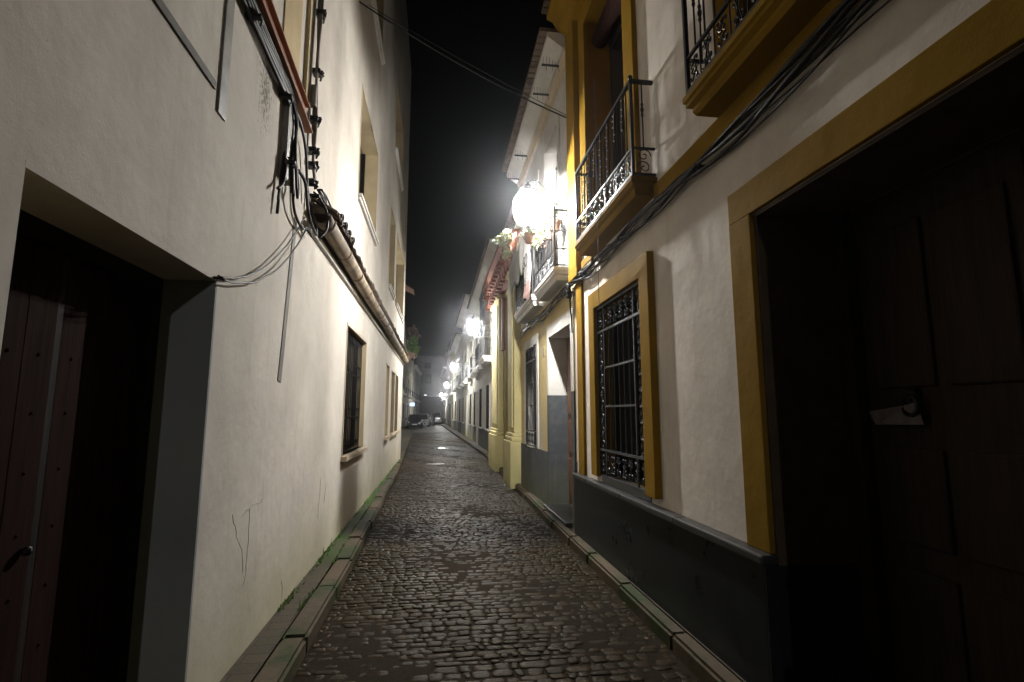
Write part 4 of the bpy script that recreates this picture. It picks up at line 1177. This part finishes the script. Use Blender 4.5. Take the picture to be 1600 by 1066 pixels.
# right side beyond the church
rz, L = chain((2.05, 17.52), (2.02, 30.0))
far_house('white_balcony_house', 2.05, 17.52, rz, L, 7.7, -1, 'white_wall', 'dado_grey', [(3.2, 4.3), (6.6, 7.7), (10.6, 11.5)], [(1.6, 2.9), (5.6, 6.9), (9.6, 10.7)], 'white house with grey dado and caged window balcony beyond the church portal', doors=[(8.7, 9.8)], mirador=0)
pts = [(2.0, 30.03), (1.85, 41), (1.62, 52), (1.42, 62), (1.22, 74), (.85, 92)]
spec = [('cream_house', 'cream_wall', 'grey_wall', 8.6, 'cream house with small balconies beside the third street lamp'),
        ('white_town_house', 'white_wall', 'dado_grey', 7.9, 'plain white town house between the third and fourth street lamps'),
        ('yellow_town_house', 'pale_yellow', 'cream_wall', 8.8, 'pale yellow town house beside the fourth street lamp'),
        ('tall_white_house', 'white_wall', 'grey_wall', 9.4, 'tall white house just before the farthest street lamp'),
        ('end_house', 'cream_wall', 'dado_grey', 8.2, 'last cream house on the right beyond the farthest street lamp')]
for (a, b), (nm, wl, dd, H, lab) in zip(zip(pts, pts[1:]), spec):
    rz, L = chain(a, b); L -= .03
    n = int(L//3.2); gw = [(1.0+i*(L-1)/n, 1.95+i*(L-1)/n) for i in range(n) if i != n//2]; ds = [(1.0+(n//2)*(L-1)/n, 2.0+(n//2)*(L-1)/n)]
    bl = [(1.0+i*(L-1)/n, 2.0+i*(L-1)/n) for i in range(n)]
    far_house(nm, a[0], a[1], rz, L, H, -1, wl, dd, gw, bl, lab, doors=ds, eave=rnd.uniform(.3, .5))
# left side beyond the long white house
ptsL = [(-1.9, 18.6), (-2.55, 31), (-3.15, 44), (-3.9, 60), (-3.45, 78), (-3.2, 97)]
specL = [('set_back_house', 'cream_wall', 'grey_wall', 10.5, 'set back cream house just past the long white house on the left'),
         ('yellow_left_house', 'pale_yellow', 'cream_wall', 9.8, 'yellow house with balconies beyond the hanging green plant on the left'),
         ('grey_left_house', 'grey_wall', 'dado_grey', 9.2, 'grey house with balcony left of the parked dark car'),
         ('cream_left_house', 'cream_wall', 'grey_wall', 10.0, 'cream house with small lit sign behind the parked cars'),
         ('last_left_house', 'grey_wall', 'grey_wall', 8.8, 'last grey house on the left at the end of the street')]
for (a, b), (nm, wl, dd, H, lab) in zip(zip(ptsL, ptsL[1:]), specL):
    rz, L = chain(a, b); L -= .03
    n = int(L//3.4); gw = [(1.0+i*(L-1)/n, 1.95+i*(L-1)/n) for i in range(n) if i != 1]; ds = [(1.0+(L-1)/n, 2.0+(L-1)/n)]
    bl = [(1.0+i*(L-1)/n, 2.0+i*(L-1)/n) for i in range(n)]
    far_house(nm, a[0], a[1], rz, L, H, 1, wl, dd, gw, bl, lab, doors=ds, eave=rnd.uniform(.3, .5), top2=H > 9.6, balmat='cream_wall')
# closing facade
rt = empty('closing_house', (-5.5, 100, 0), R(-90), label='dim grey house closing the far end of the street', cat='house')
W = 9
mb = MB(1)
# this facade runs across the street: local u -> +X, local d -> -Y
ops = [(1.2, 2.6, 7.2, 8.9), (3.1, 4.3, 7.2, 8.9), (6.3, 7.4, 7.2, 8.9), (.9, 6.8, .1, 4.5), (3.0, 4.2, 10.0, 11.2)]
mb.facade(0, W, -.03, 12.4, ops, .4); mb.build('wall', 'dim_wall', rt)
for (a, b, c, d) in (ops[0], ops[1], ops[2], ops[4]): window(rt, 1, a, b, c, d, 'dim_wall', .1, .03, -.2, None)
mb = MB(1); mb.box(.9, 6.8, -.39, -.35, .1, 4.5)
mb.build('garage_door', 'shutter', rt)
mb = MB(1); mb.prof(0, W, [(0, 4.55), (.5, 4.6), (.5, 4.75), (0, 4.9)]); mb.prof(0, W, [(0, 12.1), (.3, 12.2), (.3, 12.35), (0, 12.35)]); mb.build('cornice', 'dim_wall', rt)
mb = MB(1); mb.box(0, W, -6, -.41, 12.1, 12.38); mb.build('roof', 'roofing', rt)
mb = MB(1); mb.box(3.05, 3.5, -.1, .05, 4.62+.3, 4.88+.2, .02); mb.build('lit_fitting', 'window_light', rt)

# shop sign on left
o = empty('lit_sign', (-3.6, 66, 2.7), label='small blue white lit sign sticking out above the parked dark car', cat='sign')
mb = MB(1); mb.box(-.06, .06, .25, .85, -.22, .22, .02); mb.build('sign_box', 'sign_light', o)
mb = MB(1); mb.tube([(0, -.3, .24), (0, .9, .24)], .02, 6); mb.tube([(0, -.3, -.24), (0, .9, -.24)], .015, 6); mb.build('arm', 'iron', o)

# planter box with green plant on the left past the white house
rt = empty('hanging_planter', (-1.30, 26.0, 4.42), label='terracotta planter with bushy green plant jutting from the left facade', cat='planter')
mb = MB(0); mb.box(-.35, .35, -.14, .16, -.15, .12, .015); mb.build('planter_box', 'terracotta', rt)
mb = MB(0); mb.tube([(-.2, -1.0, -.17), (-.2, .1, -.17)], .015, 5); mb.tube([(.2, -1.0, -.17), (.2, .1, -.17)], .015, 5); mb.tube([(0, -1.0, -.6), (0, .1, -.19)], .012, 5); mb.build('bracket', 'iron', rt)
mb = MB(0); leaves(mb, (.02, 0, .45), (.28, .35, .32), 420, .11); leaves(mb, (.20, 0, .25), (.20, .3, .3), 260, .10); leaves(mb, (.05, 0, .78), (.22, .3, .22), 200, .10); mb.build('foliage', 'leaf', rt)
mb = MB(0); leaves(mb, (.03, 0, 1.25), (.26, .3, .25), 230, .10); leaves(mb, (.25, 0, .95), (.15, .2, .2), 90, .09); mb.build('dry_foliage', 'dry_leaf', rt)
mb = MB(0)
for k in range(12):
    a = rnd.uniform(0, 6); mb.tube([(0, 0, .1), (.15*math.cos(a), .1*math.sin(a), .6), (.26*math.cos(a), .2*math.sin(a), 1.35)], .009, 4)
mb.build('stem', 'stem', rt)
rt = empty('wall_awning', (-1.42, 27.5, 8.0), label='small terracotta coloured awning high on the left far facade', cat='awning')
mb = MB(1); mb.prof(-.6, .6, [(-.5, .3), (.1, -.05), (.1, -.1), (-.5, .2)]); mb.build('awning_sheet', 'terracotta', rt)

# ================================================================== cars
def loft(mb, secs):
    rings = []
    for y, hw, zb, zt, k in secs:   # rounded box section
        rg = []
        for a, b in ((-1, 0), (-1, .35), (-.97, .72), (-.84, .95), (-.5, 1), (.5, 1), (.84, .95), (.97, .72), (1, .35), (1, 0), (.8, -.0), (-.8, -.0)):
            w = hw*(1-k*max(0, b-.3)) ; rg.append(mb.v(y, a*w, zb+(zt-zb)*b))
        rings.append(rg)
    n = len(rings[0])
    for A, B in zip(rings, rings[1:]):
        for j in range(n): mb.face([A[j], A[(j+1) % n], B[(j+1) % n], B[j]])
    mb.face(rings[0][::-1]); mb.face(rings[-1])
def car(x, y, rz, paint, label, tall=1., rear=False):
    rt = empty('parked_car', (x, y, 0), rz, label=label, cat='car', group='cars parked at the far end of the street')
    L, W_ = 4.1, .86
    # nose towards -Y (the viewer); rear=True turns the tail to the viewer
    mb = MB(0)
    hood = .78*tall; belt = .95*tall
    loft(mb, [(-2.05, .66, .28, .62*tall, .05), (-1.98, .78, .22, .70*tall, .05), (-1.7, .84, .2, hood, .06), (-1.0, .86, .2, hood+.1, .05), (-.6, .86, .2, belt, .04), (.9, .86, .2, belt, .04), (1.7, .85, .22, belt, .05), (1.98, .80, .25, belt-.05, .05), (2.05, .72, .32, .7*tall, .05)])
    b = mb.build('body', paint, rt, True)
    mb = MB(0); rf = 1.46*tall
    loft(mb, [(-.95, .74, belt-.06, belt-.02, .0), (-.25, .74, belt-.05, rf-.04, .22), (.4, .74, belt-.05, rf, .22), (1.2, .73, belt-.05, rf-.05, .22), (1.85, .70, belt-.06, belt+.04, .0)])
    mb.build('cabin_glass', 'glass', rt, True)
    mb = MB(0); mb.prof(-.28, 1.25, [(-.56, rf-.005), (.56, rf-.005), (.5, rf+.03), (-.5, rf+.03)])
    for s_ in (-1, 1):
        mb.tube([(-.95, s_*.72, belt-.02), (-.25, s_*.60, rf-.02)], .03, 5); mb.tube([(1.85, s_*.68, belt), (1.25, s_*.59, rf-.03)], .04, 5); mb.tube([(.45, s_*.75, belt), (.45, s_*.60, rf)], .025, 5)
    mb.build('roof', paint, rt)
    for s_ in (-1, 1):
        mb = MB(0); mb.ball((-1.93, s_*.62, .62*tall), .12, 10, .65); mb.build('headlight', 'lens', rt, True)
        mb = MB(0); mb.box(2.0, 2.06, s_*.72-.09, s_*.72+.09, .7*tall, .92*tall, .02); mb.build('tail_light', 'red_paint', rt)
        mb = MB(0); mb.box(-.62, -.50, s_*.97-.09, s_*.97+.09, belt-.02, belt+.12, .03); mb.tube([(-.55, s_*.8, belt), (-.55, s_*.95, belt+.02)], .02, 5); mb.build('wing_mirror', paint, rt)
        for yy in (-1.3, 1.3):
            mb = MB(0); n = 18
            for (r0, x0, x1) in ((.31, .70, .87),):
                A = [mb.v(yy+r0*math.cos(2*PI*k/n), s_*x0, .31+r0*math.sin(2*PI*k/n)) for k in range(n)]; B = [mb.v(yy+r0*math.cos(2*PI*k/n), s_*x1, .31+r0*math.sin(2*PI*k/n)) for k in range(n)]
                for k in range(n): mb.face([A[k], A[(k+1) % n], B[(k+1) % n], B[k]])
                mb.face(A); mb.face(B[::-1])
            wh = mb.build('wheel', 'tyre', rt)
            mb = MB(0); A = [mb.v(yy+.19*math.cos(2*PI*k/n), s_*.875, .31+.19*math.sin(2*PI*k/n)) for k in range(n)]; B = [mb.v(yy+.17*math.cos(2*PI*k/n), s_*.885, .31+.17*math.sin(2*PI*k/n)) for k in range(n)]
            for k in range(n): mb.face([A[k], A[(k+1) % n], B[(k+1) % n], B[k]])
            mb.face(B); mb.build('rim', 'chrome', wh)
    mb = MB(0); mb.box(-2.075, -2.04, -.5, .5, .36, .50, .01); mb.box(-2.06, -2.02, -.42, .42, .56*tall, .64*tall, .01); mb.build('grille', 'iron', rt)
    mb = MB(0); mb.box(-2.09, -2.078, -.26, .26, .37, .48, .003); mb.box(2.06, 2.075, -.26, .26, .5, .61, .003); mb.build('number_plate', 'plate_white', rt)
    return rt
car(-2.45, 60.5, R(2), 'car_dark', 'dark car parked nose towards the viewer, nearest of the parked cars', 1.02)
car(-1.75, 66.2, R(-2), 'car_white', 'white car partly hidden behind the dark parked car', 1.05)
car(-1.75, 73.0, R(2), 'car_dark', 'small dark car parked farther back, behind the white car', .98)
car(-.10, 80.0, R(178), 'car_silver', 'pale tall car just past the walking person', 1.18)

# ================================================================== person
def person(x, y):
    rt = empty('person', (x, y, 0), R(4), label='person in dark clothes walking in the middle of the far street', cat='person')
    P = {'pel': (0, 0, .95), 'sp': (0, -.01, 1.15), 'ch': (0, -.02, 1.34), 'nk': (0, -.02, 1.47), 'hd': (0, -.03, 1.56), 'hd2': (0, -.02, 1.66),
         'ls': (-.19, -.01, 1.40), 'le': (-.25, .05, 1.13), 'lw': (-.25, -.03, .90), 'lh': (-.25, -.06, .83),
         'rs': (.19, -.02, 1.40), 're': (.25, -.06, 1.13), 'rw': (.26, -.20, .95), 'rh': (.26, -.25, .90),
         'lhp': (-.09, 0, .91), 'lk': (-.10, -.14, .50), 'la': (-.10, -.08, .09), 'lt': (-.11, -.22, .04),
         'rhp': (.09, 0, .91), 'rk': (.10, .07, .49), 'ra': (.11, .26, .12), 'rt': (.11, .14, .04)}
    Rr = {'pel': .15, 'sp': .13, 'ch': .16, 'nk': .06, 'hd': .085, 'hd2': .085, 'ls': .07, 'le': .05, 'lw': .035, 'lh': .032, 'rs': .07, 're': .05, 'rw': .035, 'rh': .032,
          'lhp': .10, 'lk': .065, 'la': .045, 'lt': .038, 'rhp': .10, 'rk': .065, 'ra': .045, 'rt': .038}
    E_ = [('pel', 'sp'), ('sp', 'ch'), ('ch', 'nk'), ('nk', 'hd'), ('hd', 'hd2'), ('ch', 'ls'), ('ls', 'le'), ('le', 'lw'), ('lw', 'lh'), ('ch', 'rs'), ('rs', 're'), ('re', 'rw'), ('rw', 'rh'),
          ('pel', 'lhp'), ('lhp', 'lk'), ('lk', 'la'), ('la', 'lt'), ('pel', 'rhp'), ('rhp', 'rk'), ('rk', 'ra'), ('ra', 'rt')]
    for s_, h in ((-1, 'lh'), (1, 'rh')):
        hx, hy, hz = P[h]
        for i, (dx, dy, dz) in enumerate(((0, -.03, -.08), (0, -.01, -.09), (0, .01, -.085), (0, .03, -.07), (-s_*.04, -.03, -.04))):
            k = f'{h}{i}'; P[k] = (hx+dx, hy+dy, hz+dz); Rr[k] = .009; E_.append((h, k))
    ks = list(P); me = bpy.data.meshes.new('body')
    me.from_pydata([P[k] for k in ks], [(ks.index(a), ks.index(b)) for a, b in E_], [])
    o = bpy.data.objects.new('body', me); col.objects.link(o); o.parent = rt
    o.modifiers.new('skin', 'SKIN')
    if not me.skin_vertices: 
        bm = bmesh.new(); bm.from_mesh(me); bm.verts.layers.skin.verify(); bm.to_mesh(me); bm.free()
    for i, k in enumerate(ks):
        me.skin_vertices[0].data[i].radius = (Rr[k], Rr[k]*(.72 if k in ('pel', 'sp', 'ch') else 1)); me.skin_vertices[0].data[i].use_root = (k == 'pel')
    s = o.modifiers.new('sub', 'SUBSURF'); s.levels = s.render_levels = 2
    me.materials.append(M['clothes'])
    mb = MB(0); mb.ball((-.035, 0, 1.635), .092, 14, 1.2); mb.ball((-.13, 0, 1.62), .014, 6); mb.build('head', 'skin', rt, True)
    mb = MB(0); mb.ball((-.015, 0, 1.665), .10, 14, 1.05); mb.build('hair', 'hair', rt, True)
person(-.42, 68.5)

# ================================================================== haze
mb = MB(0); mb.box(-24, 112, -14, 14, -1.1, 14.6)
hz = mb.build('haze', 'glass'); hz.data.materials.clear(); tag(hz, label='thin night haze glowing round the street lamps', cat='haze', kind='stuff')
m = bpy.data.materials.new('haze_air'); m.use_nodes = True; nt = m.node_tree
for n in list(nt.nodes):
    if n.type != 'OUTPUT_MATERIAL': nt.nodes.remove(n)
out = nt.nodes['Material Output']; pv = nt.nodes.new('ShaderNodeVolumePrincipled')
pv.inputs['Color'].default_value = (.92, .95, 1, 1); pv.inputs['Density'].default_value = .0015; pv.inputs['Anisotropy'].default_value = .955
nt.links.new(pv.outputs['Volume'], out.inputs['Volume']); hz.data.materials.append(m)

# ================================================================== world + camera
w = bpy.data.worlds.new('World'); scene.world = w; w.use_nodes = True; nt = w.node_tree
bg = nt.nodes['Background']; sky = nt.nodes.new('ShaderNodeTexSky'); sky.sky_type = 'NISHITA'; sky.sun_disc = False
sky.sun_elevation = R(-4); sky.sun_rotation = R(200)
nt.links.new(sky.outputs['Color'], bg.inputs['Color']); bg.inputs['Strength'].default_value = .0012

F = 821/1600
cd = bpy.data.cameras.new('camera'); cam = bpy.data.objects.new('camera', cd); col.objects.link(cam); scene.camera = cam
cd.sensor_width = 36; cd.lens = 36*F; cd.clip_end = 500; cd.clip_start = .05
cam.location = (0, 0, 1.62)
yaw, pitch = R(8.0358), R(7.8368)
f = Vector((math.sin(yaw)*math.cos(pitch), math.cos(yaw)*math.cos(pitch), math.sin(pitch)))
cam.rotation_euler = f.to_track_quat('-Z', 'Y').to_euler()

scene.view_settings.view_transform = 'Standard'; scene.view_settings.look = 'None'; scene.view_settings.exposure = 0; scene.view_settings.gamma = 1
c = scene.cycles
c.use_denoising = True
try: c.denoiser = 'OPENIMAGEDENOISE'
except Exception: pass
c.max_bounces = 7; c.diffuse_bounces = 3; c.glossy_bounces = 3; c.transmission_bounces = 2; c.volume_bounces = 0; c.transparent_max_bounces = 6
c.sample_clamp_indirect = 6; c.caustics_reflective = False; c.caustics_refractive = False
